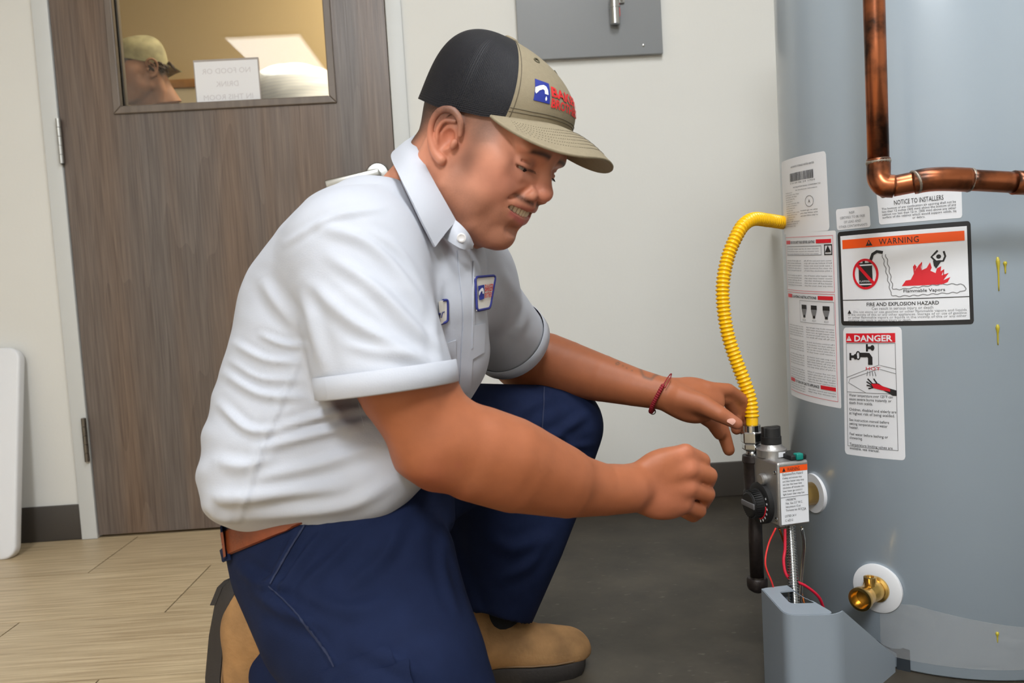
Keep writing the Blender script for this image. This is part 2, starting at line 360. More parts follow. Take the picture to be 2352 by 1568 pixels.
def tile_nodes(nt, b):
    tc = nt.nodes.new('ShaderNodeTexCoord'); oi = nt.nodes.new('ShaderNodeObjectInfo')
    ad = nt.nodes.new('ShaderNodeVectorMath'); ad.operation = 'ADD'; nt.links.new(tc.outputs['Object'], ad.inputs[0])
    cx = nt.nodes.new('ShaderNodeCombineXYZ'); ml = nt.nodes.new('ShaderNodeMath'); ml.operation = 'MULTIPLY'; ml.inputs[1].default_value = 37; nt.links.new(oi.outputs['Random'], ml.inputs[0]); nt.links.new(ml.outputs[0], cx.inputs[1]); nt.links.new(cx.outputs[0], ad.inputs[1])
    mp = nt.nodes.new('ShaderNodeMapping'); mp.inputs['Scale'].default_value = (.05, 1, 1); nt.links.new(ad.outputs[0], mp.inputs[0])
    n = nt.nodes.new('ShaderNodeTexNoise'); n.inputs['Scale'].default_value = 130; n.inputs['Detail'].default_value = 5; nt.links.new(mp.outputs[0], n.inputs['Vector'])
    r = nt.nodes.new('ShaderNodeValToRGB'); r.color_ramp.elements[0].position = .3; r.color_ramp.elements[1].position = .7
    r.color_ramp.elements[0].color = (*s2l((170, 147, 113)), 1); r.color_ramp.elements[1].color = (*s2l((206, 184, 148)), 1); nt.links.new(n.outputs['Fac'], r.inputs[0])
    hv = nt.nodes.new('ShaderNodeHueSaturation'); mr = nt.nodes.new('ShaderNodeMapRange'); mr.inputs[3].default_value = .94; mr.inputs[4].default_value = 1.04
    nt.links.new(oi.outputs['Random'], mr.inputs[0]); nt.links.new(mr.outputs[0], hv.inputs['Value']); nt.links.new(r.outputs[0], hv.inputs['Color']); nt.links.new(hv.outputs[0], b.inputs['Base Color'])
    b.inputs['Roughness'].default_value = .42
M_tile = ramp_mat('striated_porcelain', tile_nodes)
def conc_nodes(nt, b):
    tc = nt.nodes.new('ShaderNodeTexCoord'); n = nt.nodes.new('ShaderNodeTexNoise'); n.inputs['Scale'].default_value = 7; n.inputs['Detail'].default_value = 10; n.inputs['Roughness'].default_value = .65; nt.links.new(tc.outputs['Object'], n.inputs['Vector'])
    r = nt.nodes.new('ShaderNodeValToRGB'); r.color_ramp.elements[0].position = .3; r.color_ramp.elements[1].position = .75
    r.color_ramp.elements[0].color = (*s2l((40, 35, 29)), 1); r.color_ramp.elements[1].color = (*s2l((74, 67, 56)), 1); nt.links.new(n.outputs['Fac'], r.inputs[0])
    v = nt.nodes.new('ShaderNodeTexNoise'); v.inputs['Scale'].default_value = 90; v.inputs['Detail'].default_value = 3; mp = nt.nodes.new('ShaderNodeMapping'); mp.inputs['Scale'].default_value = (.5, 1.2, 1); mp.inputs['Rotation'].default_value = (0, 0, .6); nt.links.new(tc.outputs['Object'], mp.inputs[0]); nt.links.new(mp.outputs[0], v.inputs['Vector'])
    r2 = nt.nodes.new('ShaderNodeValToRGB'); r2.color_ramp.elements[0].position = .66; r2.color_ramp.elements[1].position = .74; r2.color_ramp.elements[0].color = (0, 0, 0, 1); r2.color_ramp.elements[1].color = (1, 1, 1, 1); nt.links.new(v.outputs['Fac'], r2.inputs[0])
    mm = nt.nodes.new('ShaderNodeMix'); mm.data_type = 'RGBA'; nt.links.new(r2.outputs[0], mm.inputs[0]); nt.links.new(r.outputs[0], mm.inputs[6]); mm.inputs[7].default_value = (*s2l((92, 86, 77)), 1); nt.links.new(mm.outputs[2], b.inputs['Base Color'])
    b.inputs['Roughness'].default_value = .5
M_conc = ramp_mat('stained_concrete', conc_nodes)
M_grout = mat('dark_grout', (72, 62, 52), .9)
def glass_nodes(nt, b):
    for n in list(nt.nodes):
        if n.type != 'OUTPUT_MATERIAL': nt.nodes.remove(n)
    out = [n for n in nt.nodes if n.type == 'OUTPUT_MATERIAL'][0]
    tr = nt.nodes.new('ShaderNodeBsdfTransparent'); tr.inputs[0].default_value = (.96, .97, .95, 1); gl = nt.nodes.new('ShaderNodeBsdfGlossy'); gl.inputs['Roughness'].default_value = .004
    fz = nt.nodes.new('ShaderNodeFresnel'); fz.inputs['IOR'].default_value = 1.5; mx = nt.nodes.new('ShaderNodeMixShader'); nt.links.new(fz.outputs[0], mx.inputs[0]); nt.links.new(tr.outputs[0], mx.inputs[1]); nt.links.new(gl.outputs[0], mx.inputs[2]); nt.links.new(mx.outputs[0], out.inputs[0])
M_glass = ramp_mat('window_glass', glass_nodes)
M_lamp = bpy.data.materials.new('lamp_diffuser'); M_lamp.use_nodes = True
_b = M_lamp.node_tree.nodes['Principled BSDF']; _b.inputs['Base Color'].default_value = (.9, .9, .9, 1); _b.inputs['Emission Color'].default_value = (1, .97, .9, 1); _b.inputs['Emission Strength'].default_value = 4.0

M_lamp.cycles.emission_sampling = 'NONE'
XL, XR, YF, YB = -2.7, 2.1, -3.8, 4.5
DL = on_wall(171, 600)[0]; DR = on_wall(905, 345)[0]; DTOP = 2.10
FW = 0.047
def struct(o): o['kind'] = 'structure'; return o
mb = MB()
for lo, hi in [((XL, WALL_Y, 0), (DL-FW, WALL_Y+.12, ROOM_H)), ((DR+FW, WALL_Y, 0), (XR, WALL_Y+.12, ROOM_H)), ((DL-FW, WALL_Y, DTOP+FW), (DR+FW, WALL_Y+.12, ROOM_H))]: mb.box(lo, hi)
struct(mb.build('wall_back', M_wall, smooth=False))
for nm, lo, hi in [('wall_left', (XL-.1, YF, 0), (XL, YB, ROOM_H)), ('wall_right', (XR, YF, 0), (XR+.1, YB, ROOM_H)), ('wall_front', (XL, YF-.1, 0), (XR, YF, ROOM_H))]:
    struct(MB().box(lo, hi).build(nm, M_wall, smooth=False))
struct(MB().box((XL, YB, 0), (XR, YB+.1, ROOM_H)).build('wall_far', M_wall_back, smooth=False))
struct(MB().box((XL-.1, YF-.1, ROOM_H), (XR+.1, YB+.1, ROOM_H+.1)).build('ceiling', M_ceil, smooth=False))
# floor: a dark slab, tiled on the door side
EDGE_X = on_floor(1187, 1423)[0]
floor_root = struct(MB().box((XL, YF, -.12), (XR, YB, -.006)).build('floor', M_conc, smooth=False))
MB().box((XL, YF, -.011), (EDGE_X, WALL_Y+.12, -.0035)).build('grout_bed', M_grout, floor_root, smooth=False)
MB().box((EDGE_X+.001, YF, -.0058), (XR, WALL_Y, 0.0)).build('concrete_topping', M_conc, floor_root, smooth=False)
TW, TL_, JT = .305, .61, .0032
ROW0 = float(np.mean([on_floor(*p)[1] for p in [(0, 1327), (260, 1311), (520, 1296)]]))
J0 = on_floor(205, 1313)[0]
tile_mesh = None
for r in range(-1, 20):
    y1 = ROW0+TW*(1-r) if r >= 0 else ROW0+2*TW; y0 = y1-TW
    if r == -1: y0, y1 = ROW0+TW, WALL_Y+.10
    if y0 < YF: continue
    j = J0+(0.0 if r % 2 == 0 else TL_/2)
    k0 = math.floor((XL-j)/TL_)
    for k in range(k0, 8):
        a, b_ = max(XL, j+k*TL_), min(EDGE_X, j+(k+1)*TL_)
        if b_-a < .02: continue
        full = abs(b_-a-TL_) < 1e-6 and r >= 0
        if full and tile_mesh is not None:
            o = bpy.data.objects.new('tile', tile_mesh); COL.objects.link(o); o.parent = floor_root
            o.location = Vector(((a+b_)/2, (y0+y1)/2, -.003))-floor_root.location
            continue
        o = MB().box((a+JT/2, y0+JT/2, -.006), (b_-JT/2, y1-JT/2, 0)).build('tile', M_tile, floor_root, smooth=False)
        if full: tile_mesh = o.data
# baseboards
bb = MB(); bb.box((XL, WALL_Y-.008, 0), (DL-FW, WALL_Y, .102)); struct(bb.build('baseboard_left', M_base, bevel=.003))
bb = MB(); bb.box((DR+FW, WALL_Y-.008, 0), (XR, WALL_Y, .102)); struct(bb.build('baseboard_right', M_base, bevel=.003))
# door frame
FY = WALL_Y-.012
tr = MB(); tr.box((DL-FW, FY, 0), (DL-.003, WALL_Y+.13, DTOP+FW)); tr.box((DR+.003, FY, 0), (DR+FW, WALL_Y+.13, DTOP+FW)); tr.box((DL-.003, FY, DTOP+.003), (DR+.003, WALL_Y+.13, DTOP+FW))
struct(tr.build('trim_1', M_frame, bevel=.002))
# door leaf with a window
LY = WALL_Y-.006
gx0, gx1 = on_wall(253, 130)[0], on_wall(767, 120)[0]; gz0 = float(np.mean([on_wall(262, 269)[2], on_wall(773, 233)[2]])); gz1 = 1.95
MW = .021
door = struct(empty('door_1', (0.5*(DL+DR), LY+.02, 0)))
d = MB()
B0 = .009
for lo, hi in [((DL, LY, B0), (gx0+.004, LY+.044, DTOP)), ((gx1-.004, LY, B0), (DR, LY+.044, DTOP)), ((gx0+.004, LY, B0), (gx1-.004, LY+.044, gz0+.004)), ((gx0+.004, LY, gz1-.004), (gx1-.004, LY+.044, DTOP))]: d.box(lo, hi)
d.build('leaf', M_wood, door, smooth=False)
M_mold = mat('stained_moulding', (112, 100, 90), .4, noise=(60, .15, 4, (1, 1, .08)))
for y0, y1 in ((LY-.007, LY+.014), (LY+.030, LY+.051)):
    for q in ([(gx0, gz0), (gx1, gz0), (gx1-MW, gz0+MW), (gx0+MW, gz0+MW)], [(gx0, gz1), (gx0, gz0), (gx0+MW, gz0+MW), (gx0+MW, gz1-MW)], [(gx1, gz0), (gx1, gz1), (gx1-MW, gz1-MW), (gx1-MW, gz0+MW)], [(gx1, gz1), (gx0, gz1), (gx0+MW, gz1-MW), (gx1-MW, gz1-MW)]):
        MB().prism([(x, y0, z) for x, z in q], (0, y1-y0, 0)).build('window_moulding', M_mold, door, smooth=False, bevel=.003)
MB().box((gx0+MW-.006, LY+.0195, gz0+MW-.006), (gx1-MW+.006, LY+.0235, gz1-MW+.006)).build('glass_pane', M_glass, door, smooth=False)
for (a, b_) in (((132, 272), (143, 376)), ((189, 960), (203, 1060))):
    A = on_wall(*a, y=LY-.012); B = on_wall(*b_, y=LY-.012); xm = (A[0]+B[0])/2; hz = np.linspace(A[2], B[2], 6)
    hg = MB()
    for i in range(5): hg.cyl((xm, LY-.012, hz[i]+(-.0006)), (xm, LY-.012, hz[i+1]+.0006), .0068, n=14)
    h = hg.build('hinge', M_steel_dark if a[1] > 600 else M_steel, door, sharp=40)
    MB().box((xm-.003, LY-.012, B[2]), (xm+.002, LY+.006, A[2])).build('hinge_plate', M_steel_dark, h, smooth=False)
R_ = on_wall(868, 402, y=LY); E_ = on_wall(748, 424, y=LY-.055)
hd = MB(); hd.lathe(R_, (0, -1, 0), [(0, .034), (.006, .034), (.012, .030), (.014, .012), (.050, .011)], 28)
hnd = hd.build('lever_handle', M_steel, door, sharp=35)
p0 = R_+np.array([.012, -.055, 0.0]); lv = MB(); dx = nrm(E_-p0); L_ = np.linalg.norm(E_-p0)
lv.box((0, -.009, -.011), (L_, .007, .011), M=np.array([dx, [0, 1, 0], np.cross(dx, [0, 1, 0])]), o=p0); lv.build('lever', M_steel, hnd, bevel=.004)
# notice taped to the back of the pane
yn = LY+.0172
sg = [on_wall(*p, y=yn) for p in [(447, 147), (592, 132), (597, 236), (453, 247)]]
x0, x1 = np.mean([sg[0][0], sg[3][0]]), np.mean([sg[1][0], sg[2][0]]); z1, z0 = np.mean([sg[0][2], sg[1][2]]), np.mean([sg[2][2], sg[3][2]])
note = MB().box((x0, yn, z0), (x1, yn+.0012, z1)).build('paper_notice', M_paper, smooth=False)
tag(note, 'white paper notice with faint mirrored lettering on the door window', 'notice')
MB().box((x0-.003, yn+.0014, z0+.004), (x1+.003, yn+.0020, z1+.006)).build('backing_sheet', mat('grey_backing', (168, 158, 150), .7), note, smooth=False)
for i, s in enumerate(('NO FOOD OR', 'DRINK', 'IN THIS ROOM')):
    V, Fc = text2d(s, .021); k = (x0+x1)/2; zz = z1-.034-i*.036
    mesh_obj('lettering', np.c_[k-V[:, 0], np.full(len(V), yn-.0003), zz+V[:, 1]], [f[::-1] for f in Fc], M_faint, note, smooth=False)
# grey panel on the wall
px0, px1 = on_wall(1187, 60)[0], on_wall(1517, 60)[0]; pz0 = float(np.mean([on_wall(1310, 141)[2], on_wall(1523, 132)[2]]))+.006
M_panel = mat('grey_enamel', (140, 142, 144), .42, bump=(180, .06))
pn = empty('electrical_panel', ((px0+px1)/2, WALL_Y, pz0), 'grey metal electrical panel cover on the wall above the kneeling man', 'panel')
MB().box((px0, WALL_Y-.018, pz0), (px1, WALL_Y-.0005, pz0+.72)).build('cover', M_panel, pn, bevel=.0015)
s_ = on_wall(1478, 104, y=WALL_Y-.018); MB().lathe(s_, (0, -1, 0), [(0, .0042), (.0016, .004), (.0026, .002)], 12).build('screw', M_steel, pn, sharp=40)
lc = on_wall(1412, 28, y=WALL_Y-.034)
lk = MB(); lk.lathe(lc+np.array([0, 0, -.034]), (0, 0, 1), [(0, .009), (.002, .0135), (.045, .0135), (.046, .0150), (.052, .0150), (.053, .0135), (.075, .0135)], 24)
lko = lk.build('lock_cylinder', M_steel, pn, sharp=35)
MB().box((lc[0]+.0125, lc[1]-.004, lc[2]-.012), (lc[0]+.0142, lc[1]-.001, lc[2]+.022)).build('red_sticker', mat('red_print', (214, 40, 38), .5), lko, smooth=False)
MB().box((lc[0]+.008, WALL_Y-.024, lc[2]+.026), (lc[0]+.031, WALL_Y-.018, lc[2]+.075)).build('hasp', M_steel, pn, bevel=.004)
MB().lathe((lc[0]+.022, WALL_Y-.024, lc[2]+.036), (0, -1, 0), [(0, .0045), (.003, .0045), (.004, .003)], 12).build('hasp_screw', M_steel, pn, sharp=40)
# white folding table on edge against the wall
tb = on_floor(38, 1284); tx1 = tb[0]-.004; ty = tb[1]; tz = .575
t_root = empty('folding_table', (tx1-.35, ty+.05, 0), 'white plastic folding tabletop leaning against the wall left of the door', 'table')
lean = nrm([0, WALL_Y-.035-ty, tz]); th = np.array([0, lean[2], -lean[1]])
pts = []; rr = .035; TLx = .74
for cx, cz, a0 in ((tx1-rr, rr, -90), (tx1-rr, tz-rr, 0), (tx1-TLx+rr, tz-rr, 90), (tx1-TLx+rr, rr, 180)):
    for i in range(7): a = math.radians(a0+15*i); pts.append((cx+rr*math.cos(a), cz+rr*math.sin(a)))
MB().prism([np.array([x, ty, 0])+lean*z for x, z in pts], th*.032).build('tabletop', M_white_plastic, t_root, bevel=.007)
MB().prism([np.array([x, ty, .0])+lean*z+th*.0325 for x, z in [(tx1-.06, .05), (tx1-.06, tz-.05), (tx1-.09, tz-.05), (tx1-.09, .05)]], th*.014).build('leg_rail', M_steel_dark, t_root, smooth=False)
# ceiling troffers, the second one added as a key light
for i, t in enumerate(TROFFERS+BACK_TROFFERS):
    tr_ = empty('ceiling_troffer', (t[0], t[1], ROOM_H), ['ceiling light panel reflected in the door window', 'added ceiling panel giving frontal key light', 'ceiling light panel above the water heater', 'ceiling light panel in the room behind the door'][i], 'light')
    f = MB(); hx, hy = t[2]/2+.02, t[3]/2+.02
    for lo, hi in [((-hx, -hy), (-hx+.02, hy)), ((hx-.02, -hy), (hx, hy)), ((-hx+.02, -hy), (hx-.02, -hy+.02)), ((-hx+.02, hy-.02), (hx-.02, hy))]:
        f.box((t[0]+lo[0], t[1]+lo[1], ROOM_H-.02), (t[0]+hi[0], t[1]+hi[1], ROOM_H))
    f.build('troffer_frame', M_frame, tr_, smooth=False)
    MB().box((t[0]-hx+.02, t[1]-hy+.02, ROOM_H-.012), (t[0]+hx-.02, t[1]+hy-.02, ROOM_H-.002)).build('diffuser', M_lamp, tr_, smooth=False)
# board with a wooden frame in the room behind the door
yb = YB-.03
wa, wb = on_wall(372, 200, y=yb), on_wall(770, 167, y=yb); wz = (wa[2]+wb[2])/2
M_oak = mat('honey_oak', (170, 118, 62), .45, noise=(40, .15))
bd = empty('framed_board', ((wa[0]+wb[0])/2, YB, wz-.8), 'pale board with honey oak frame in the room behind the door', 'board')
MB().box((wa[0], yb+.01, wz-.9), (wb[0], YB-.001, wz-.02)).build('board_panel', mat('pale_board', (212, 196, 168), .6), bd, smooth=False)
MB().box((wa[0]-.4, yb, wz-.022), (wb[0]+.1, YB-.001, wz+.022)).build('frame_rail', M_oak, bd, bevel=.003)
MB().box((wa[0]-.0, yb, wz-.9), (wa[0]+.03, YB-.001, wz-.022)).build('frame_stile', M_oak, bd, bevel=.003)
MB().box((wa[0]+.08, yb+.006, wz-.40), (wa[0]+.30, yb+.0085, wz-.10)).build('pinned_sheet', M_paper, bd, smooth=False)
# ================================================================== water heater
TR_ = .255
TC = CC + cv(.762, 0, 0) + 1.5*nrm([CF[0], CF[1], 0]); TC = np.array([TC[0], TC[1], 0.0])
def tank_hit(px, py, R=TR_):
    d = at(px, py, 1.0)-CC; o = CC-TC; a = d[0]**2+d[1]**2; b = o[0]*d[0]+o[1]*d[1]; c = o[0]**2+o[1]**2-R*R
    q = b*b-a*c
    t = (-b-math.sqrt(max(q, 0)))/a; p = CC+d*t
    return p, math.atan2(p[1]-TC[1], p[0]-TC[0]), p[2]
def tank_pt(phi, z, off=0.0):
    return np.stack([TC[0]+(TR_+off)*np.cos(phi), TC[1]+(TR_+off)*np.sin(phi), z+0*phi], -1)
M_tank = mat('grey_tank_enamel', (163, 175, 186), .30, noise=(3, .02), Coat_Weight=.35, Coat_Roughness=.12)
M_gplast = mat('grey_cover', (140, 149, 158), .42)
M_label = mat('white_label', (228, 229, 233), .35)
M_red = mat('red_print', (214, 40, 38), .5); M_redp = mat('red_ink', (214, 18, 38), .45); M_orange = mat('orange_ink', (240, 84, 10), .45); M_pink = mat('thin_red_ink', (222, 110, 120), .5)
M_brass = mat('brass', (222, 182, 104), .28, metal=1.0); M_castal = mat('cast_aluminium', (172, 170, 168), .42, metal=.85, bump=(300, .2))
M_chrome = mat('zinc_plated_steel', (196, 198, 198), .22, metal=1.0); M_iron = mat('black_iron', (44, 36, 34), .45, metal=.3, noise=(90, .35), bump=(160, .35))
heater = empty('water_heater', TC, 'tall grey cylindrical gas water heater covered in warning labels', 'water heater')
N_ = 128
prof = [(.0, TR_-.004), (.004, TR_), (1.46, TR_), (1.475, TR_-.006), (1.48, TR_-.02), (1.485, .02)]
MB().lathe(TC, (0, 0, 1), prof, N_, ref=(1, 0, 0)).build('jacket', M_tank, heater, sharp=50)
class Label:
    """a sheet wrapped on the jacket; corners in picture order TL, TR, BR, BL as (phi, z)"""
    def __init__(s, name, corners, m, label=None, rad=.004, off=.0004):
        s.c = np.array(corners); s.w = TR_*(abs(s.c[1, 0]-s.c[0, 0])+abs(s.c[2, 0]-s.c[3, 0]))/2; s.h = (abs(s.c[0, 1]-s.c[3, 1])+abs(s.c[1, 1]-s.c[2, 1]))/2
        n = 24; G = []
        pts = []   # rounded outline as a grid: inset corners
        r = rad
        us = np.r_[np.linspace(0, r/s.w, 5), np.linspace(r/s.w, 1-r/s.w, n)[1:-1], np.linspace(1-r/s.w, 1, 5)]
        mb = MB(); top, bot = [], []
        for u in us:
            x = min(u, 1-u)*s.w; dz = r-math.sqrt(max(r*r-(r-x)**2, 0)) if x < r else 0
            top.append(s.P(u, dz/s.h, off)); bot.append(s.P(u, 1-dz/s.h, off))
        mb.grid(np.array([top, bot])); s.o = mb.build(name, m, heater)
        if label: s.o['label'] = label
    def P(s, u, v, off):
        u = np.asarray(u, float); v = np.asarray(v, float); c = s.c
        q = [(1-u)*(1-v)*c[0, i]+u*(1-v)*c[1, i]+u*v*c[2, i]+(1-u)*v*c[3, i] for i in (0, 1)]
        return tank_pt(q[0], q[1], off)
    def put(s, mb, V, F, off=.0009):
        """V in metres from the top left corner: x right, y down"""
        V = np.asarray(V, float); mb.add(s.P(V[:, 0]/s.w, V[:, 1]/s.h, off+.0004), F)
    def text(s, mb, t, x, y, size, align='LEFT', off=.0009, fit=None, **k):
        V, F = text2d(t, 1.0, align, **k); V = V*size
        if fit and len(V): V = V*[fit/max(1e-6, (V[:, 0].max()-V[:, 0].min())), 1]
        s.put(mb, np.c_[x+V[:, 0], y-V[:, 1]], F, off)
    def rect(s, mb, x0, y0, x1, y1, off=.0007):
        n = max(2, int(abs(x1-x0)/.008)); xs = np.linspace(x0, x1, n+1)
        V = np.r_[np.c_[xs, np.full(n+1, y0)], np.c_[xs, np.full(n+1, y1)]]; s.put(mb, V, [(i, i+1, n+2+i, n+1+i) for i in range(n)], off)
    def poly(s, mb, pts, off=.0008):
        P = [tuple(p) for p in pts]; xs = [p[0] for p in P]; x0, x1 = min(xs), max(xs); n = max(1, int(math.ceil((x1-x0)/.005)))
        def cut(Q, xc, keep):
            out = []
            for i in range(len(Q)):
                a, b = Q[i-1], Q[i]; ia, ib = (a[0]-xc)*keep >= 0, (b[0]-xc)*keep >= 0
                if ia != ib: t = (xc-a[0])/(b[0]-a[0]); out.append((xc, a[1]+t*(b[1]-a[1])))
                if ib: out.append(b)
            return out
        for k in range(n):
            Q = cut(P, x0+(x1-x0)*k/n, 1); Q = cut(Q, x0+(x1-x0)*(k+1)/n, -1) if Q else Q
            if len(Q) > 2: s.put(mb, Q, [tuple(range(len(Q)))], off)
    def line(s, mb, pts, wd, off=.0008, closed=False):
        P = np.asarray(pts, float); P = np.vstack([P, P[:1]]) if closed else P
        R = [P[0]]
        for a, b in zip(P[:-1], P[1:]):
            m = max(1, int(abs(b[0]-a[0])/.004)); R += [a+(b-a)*(i+1)/m for i in range(m)]
        P = np.array(R); T = np.gradient(P, axis=0)
        if closed: T[0] = T[-1] = P[1]-P[-2]
        T /= np.linalg.norm(T, axis=1)[:, None]+1e-12; Nn = np.c_[-T[:, 1], T[:, 0]]*wd/2; n = len(P)
        s.put(mb, np.r_[P-Nn, P+Nn], [(i, i+1, n+i+1, n+i) for i in range(n-1)], off)
    def frame(s, mb, x0, y0, x1, y1, t):
        for r in ((x0, y0, x1, y0+t), (x0, y1-t, x1, y1), (x0, y0, x0+t, y1), (x1-t, y0, x1, y1)): s.rect(mb, *r)
    def ink(s, mb, name, m): 
        if mb.n: tag(mb.build(name, m, s.o, smooth=False), kind='stuff')
def pc(*pts): return [tank_hit(*p)[1:] for p in pts]
def para(n, seed, words='of the and gas water heater if any do not pilot turn knob wait five minutes clear lower then follow smell stop safety step light valve control off counter clockwise'.split()):
    rnd = random.Random(seed); out = []
    for _ in range(n):
        l = ''
        while len(l) < 46: l += rnd.choice(words)+' '
        out.append(l.strip()[:48])
    return '\n'.join(out)
# --- fire hazard label
L = Label('warning_label', pc((1924, 533), (2229, 507), (2237, 744), (1933, 747)), M_print, 'black-bordered warning label with an orange bar and a red flame', rad=.005)
W, Hh = L.w, L.h; blk, wht, org, red, gry = MB(), MB(), MB(), MB(), MB()
mx_, my = W*.027, Hh*.047
n = 20; us = np.linspace(mx_, W-mx_, n); L.put(wht, np.r_[np.c_[us, np.full(n, my)], np.c_[us, np.full(n, Hh-my)]], [(i, i+1, n+i+1, n+i) for i in range(n-1)], .0006)
def ux(a): return W*a
def vy(a): return Hh*a
L.rect(org, ux(.045), vy(.09), ux(.955), vy(.185), .0009)
L.text(blk, 'WARNING', ux(.50), vy(.168), Hh*.085, 'CENTER', off=.0012, spacing=1.1, fit=ux(.29))
def tri(L, mb, cx, cy, r, mb2=None): 
    L.poly(mb, [(cx-r, cy+r*.8), (cx, cy-r), (cx+r, cy+r*.8)], .0012)
    if mb2 is not None: L.poly(mb2, [(cx-r*.14, cy+r*.3), (cx-r*.14, cy-r*.4), (cx+r*.14, cy-r*.4), (cx+r*.14, cy+r*.3)], .0014)
tri(L, blk, ux(.275), vy(.142), Hh*.035, org)
# prohibited fuel can
cxx, cyy, rr = ux(.235), vy(.46), Hh*.148
ring = [(cxx+rr*.84*math.cos(a), cyy+rr*math.sin(a)) for a in np.linspace(0, 2*math.pi, 41)[:-1]]
L.rect(blk, cxx-ux(.055), cyy-vy(.085), cxx+ux(.057), cyy+vy(.10), .0009); L.rect(blk, cxx-ux(.06), cyy-vy(.115), cxx+ux(.06), cyy-vy(.10)); L.rect(blk, cxx-ux(.055), cyy+vy(.115), cxx+ux(.055), cyy+vy(.135))
L.rect(blk, cxx-ux(.02), cyy-vy(.14), cxx+ux(.0), cyy-vy(.115)); L.text(wht, 'FLAMMABLE', cxx, cyy+vy(.085), Hh*.028, 'CENTER', off=.0011, fit=ux(.1))
L.line(red, ring, Hh*.024, .0013, True); L.line(red, [(cxx-rr*.58, cyy-rr*.7), (cxx+rr*.58, cyy+rr*.7)], Hh*.032, .0013)
L.line(blk, [(cxx+ux(.04), cyy-vy(.115)), (cxx+ux(.055), cyy-vy(.165)), (cxx+ux(.065), cyy-vy(.20)), (cxx+ux(.10), cyy-vy(.225)), (cxx+ux(.145), cyy-vy(.21))], Hh*.03, .0010)
def wavy(pts, amp, nper):
    P = spline(pts, 120); t = np.linspace(0, 1, 120); T = np.gradient(P, axis=0); T /= np.linalg.norm(T, axis=1)[:, None]; return P+np.c_[-T[:, 1], T[:, 0]]*(amp*np.sin(2*math.pi*nper*t))[:, None]
L.line(gry, wavy([(ux(.40), vy(.27)), (ux(.42), vy(.40)), (ux(.44), vy(.58)), (ux(.46), vy(.63)), (ux(.60), vy(.62)), (ux(.78), vy(.60)), (ux(.92), vy(.61)), (ux(.95), vy(.64)), (ux(.92), vy(.68)), (ux(.75), vy(.69)), (ux(.55), vy(.70)), (ux(.44), vy(.69)), (ux(.42), vy(.60)), (ux(.40), vy(.45)), (ux(.375), vy(.27))], Hh*.006, 26), Hh*.008)
L.text(blk, 'Flammable Vapors', ux(.665), vy(.665), Hh*.045, 'CENTER', fit=ux(.29), font_bold=.01)
flame = [(.51, .60), (.54, .545), (.575, .54), (.60, .48), (.62, .41), (.60, .47), (.595, .41), (.61, .385), (.615, .44), (.635, .40), (.66, .365), (.65, .42), (.655, .45), (.69, .43), (.715, .375), (.725, .43), (.715, .46), (.75, .485), (.76, .44), (.79, .42), (.785, .47), (.81, .45), (.79, .51), (.84, .49), (.80, .56), (.85, .53), (.83, .58), (.79, .60)]
flm = MB(); L.poly(flm, [(ux(a), vy(b)) for a, b in flame]); flm.build('flame_print', M_redp, L.o, smooth=False)
hx_, hy_ = ux(.775), vy(.325); L.poly(blk, [(hx_+Hh*.022*math.cos(a), hy_+Hh*.022*math.sin(a)) for a in np.linspace(0, 6.28, 13)[:-1]])
L.line(blk, [(hx_-ux(.005), hy_-vy(.06)), (hx_-ux(.05), hy_), (hx_-ux(.02), hy_+vy(.045)), (hx_+ux(.03), hy_+vy(.045)), (hx_+ux(.045), hy_), (hx_+ux(.035), hy_-vy(.05))], Hh*.018)
L.poly(blk, [(hx_-ux(.04), hy_+vy(.035)), (hx_+ux(.015), hy_+vy(.05)), (hx_-ux(.02), hy_+vy(.115)), (hx_-ux(.035), hy_+vy(.085))], .0012)
L.rect(blk, mx_, vy(.725), W-mx_, vy(.733), .0009)
L.text(blk, 'FIRE AND EXPLOSION HAZARD', ux(.5), vy(.795), Hh*.052, 'CENTER', fit=ux(.53), font_bold=.015)
L.text(gry, 'Can result in serious injury or death', ux(.5), vy(.835), Hh*.043, 'CENTER', fit=ux(.45))
tri(L, blk, ux(.085), vy(.855), Hh*.022)
for i, t in enumerate(['Do not store or use gasoline or other flammable vapors and liquids', 'in the vicinity of this or any other appliances. Storage of or use of gasoline', 'or other flammable vapors or liquids in the vicinity of this or any other', 'appliance can result in serious injury or death.']):
    L.text(gry, t, ux(.12 if i == 0 else .07), vy(.866)+i*vy(.029), Hh*.034, fit=ux([.83, .88, .88, .5][i]))
L.ink(wht, 'white_field', M_label); L.ink(blk, 'black_print', M_print); L.ink(org, 'orange_bar', M_orange); L.ink(red, 'prohibition_ring', M_redp); L.ink(gry, 'grey_print', M_print_grey)
# --- scald danger label
L = Label('danger_label', pc((1937, 752), (2071, 750), (2080, 1057), (1941, 1042)), M_label, 'white danger label with a red heading and a tap over a hand', rad=.006)
W, Hh = L.w, L.h; blk, red, wht, gry = MB(), MB(), MB(), MB()
L.rect(red, ux(.06), vy(.045), ux(.90), vy(.115), .0008); L.text(wht, 'DANGER', ux(.53), vy(.105), Hh*.065, 'CENTER', off=.0011, fit=ux(.64), font_bold=.03)
tri(L, wht, ux(.12), vy(.085), Hh*.022, red)
L.frame(gry, ux(.06), vy(.12), ux(.90), vy(.93), W*.008)
L.rect(gry, ux(.06), vy(.50), ux(.90), vy(.504))
L.line(gry, [(ux(.63), vy(.12)), (ux(.63), vy(.285)), (ux(.90), vy(.315))], W*.008); L.line(gry, [(ux(.06), vy(.39)), (ux(.63), vy(.285))], W*.008); L.line(gry, [(ux(.90), vy(.35)), (ux(.63), vy(.315)), (ux(.12), vy(.40)), (ux(.10), vy(.43)), (ux(.40), vy(.50))], W*.008)
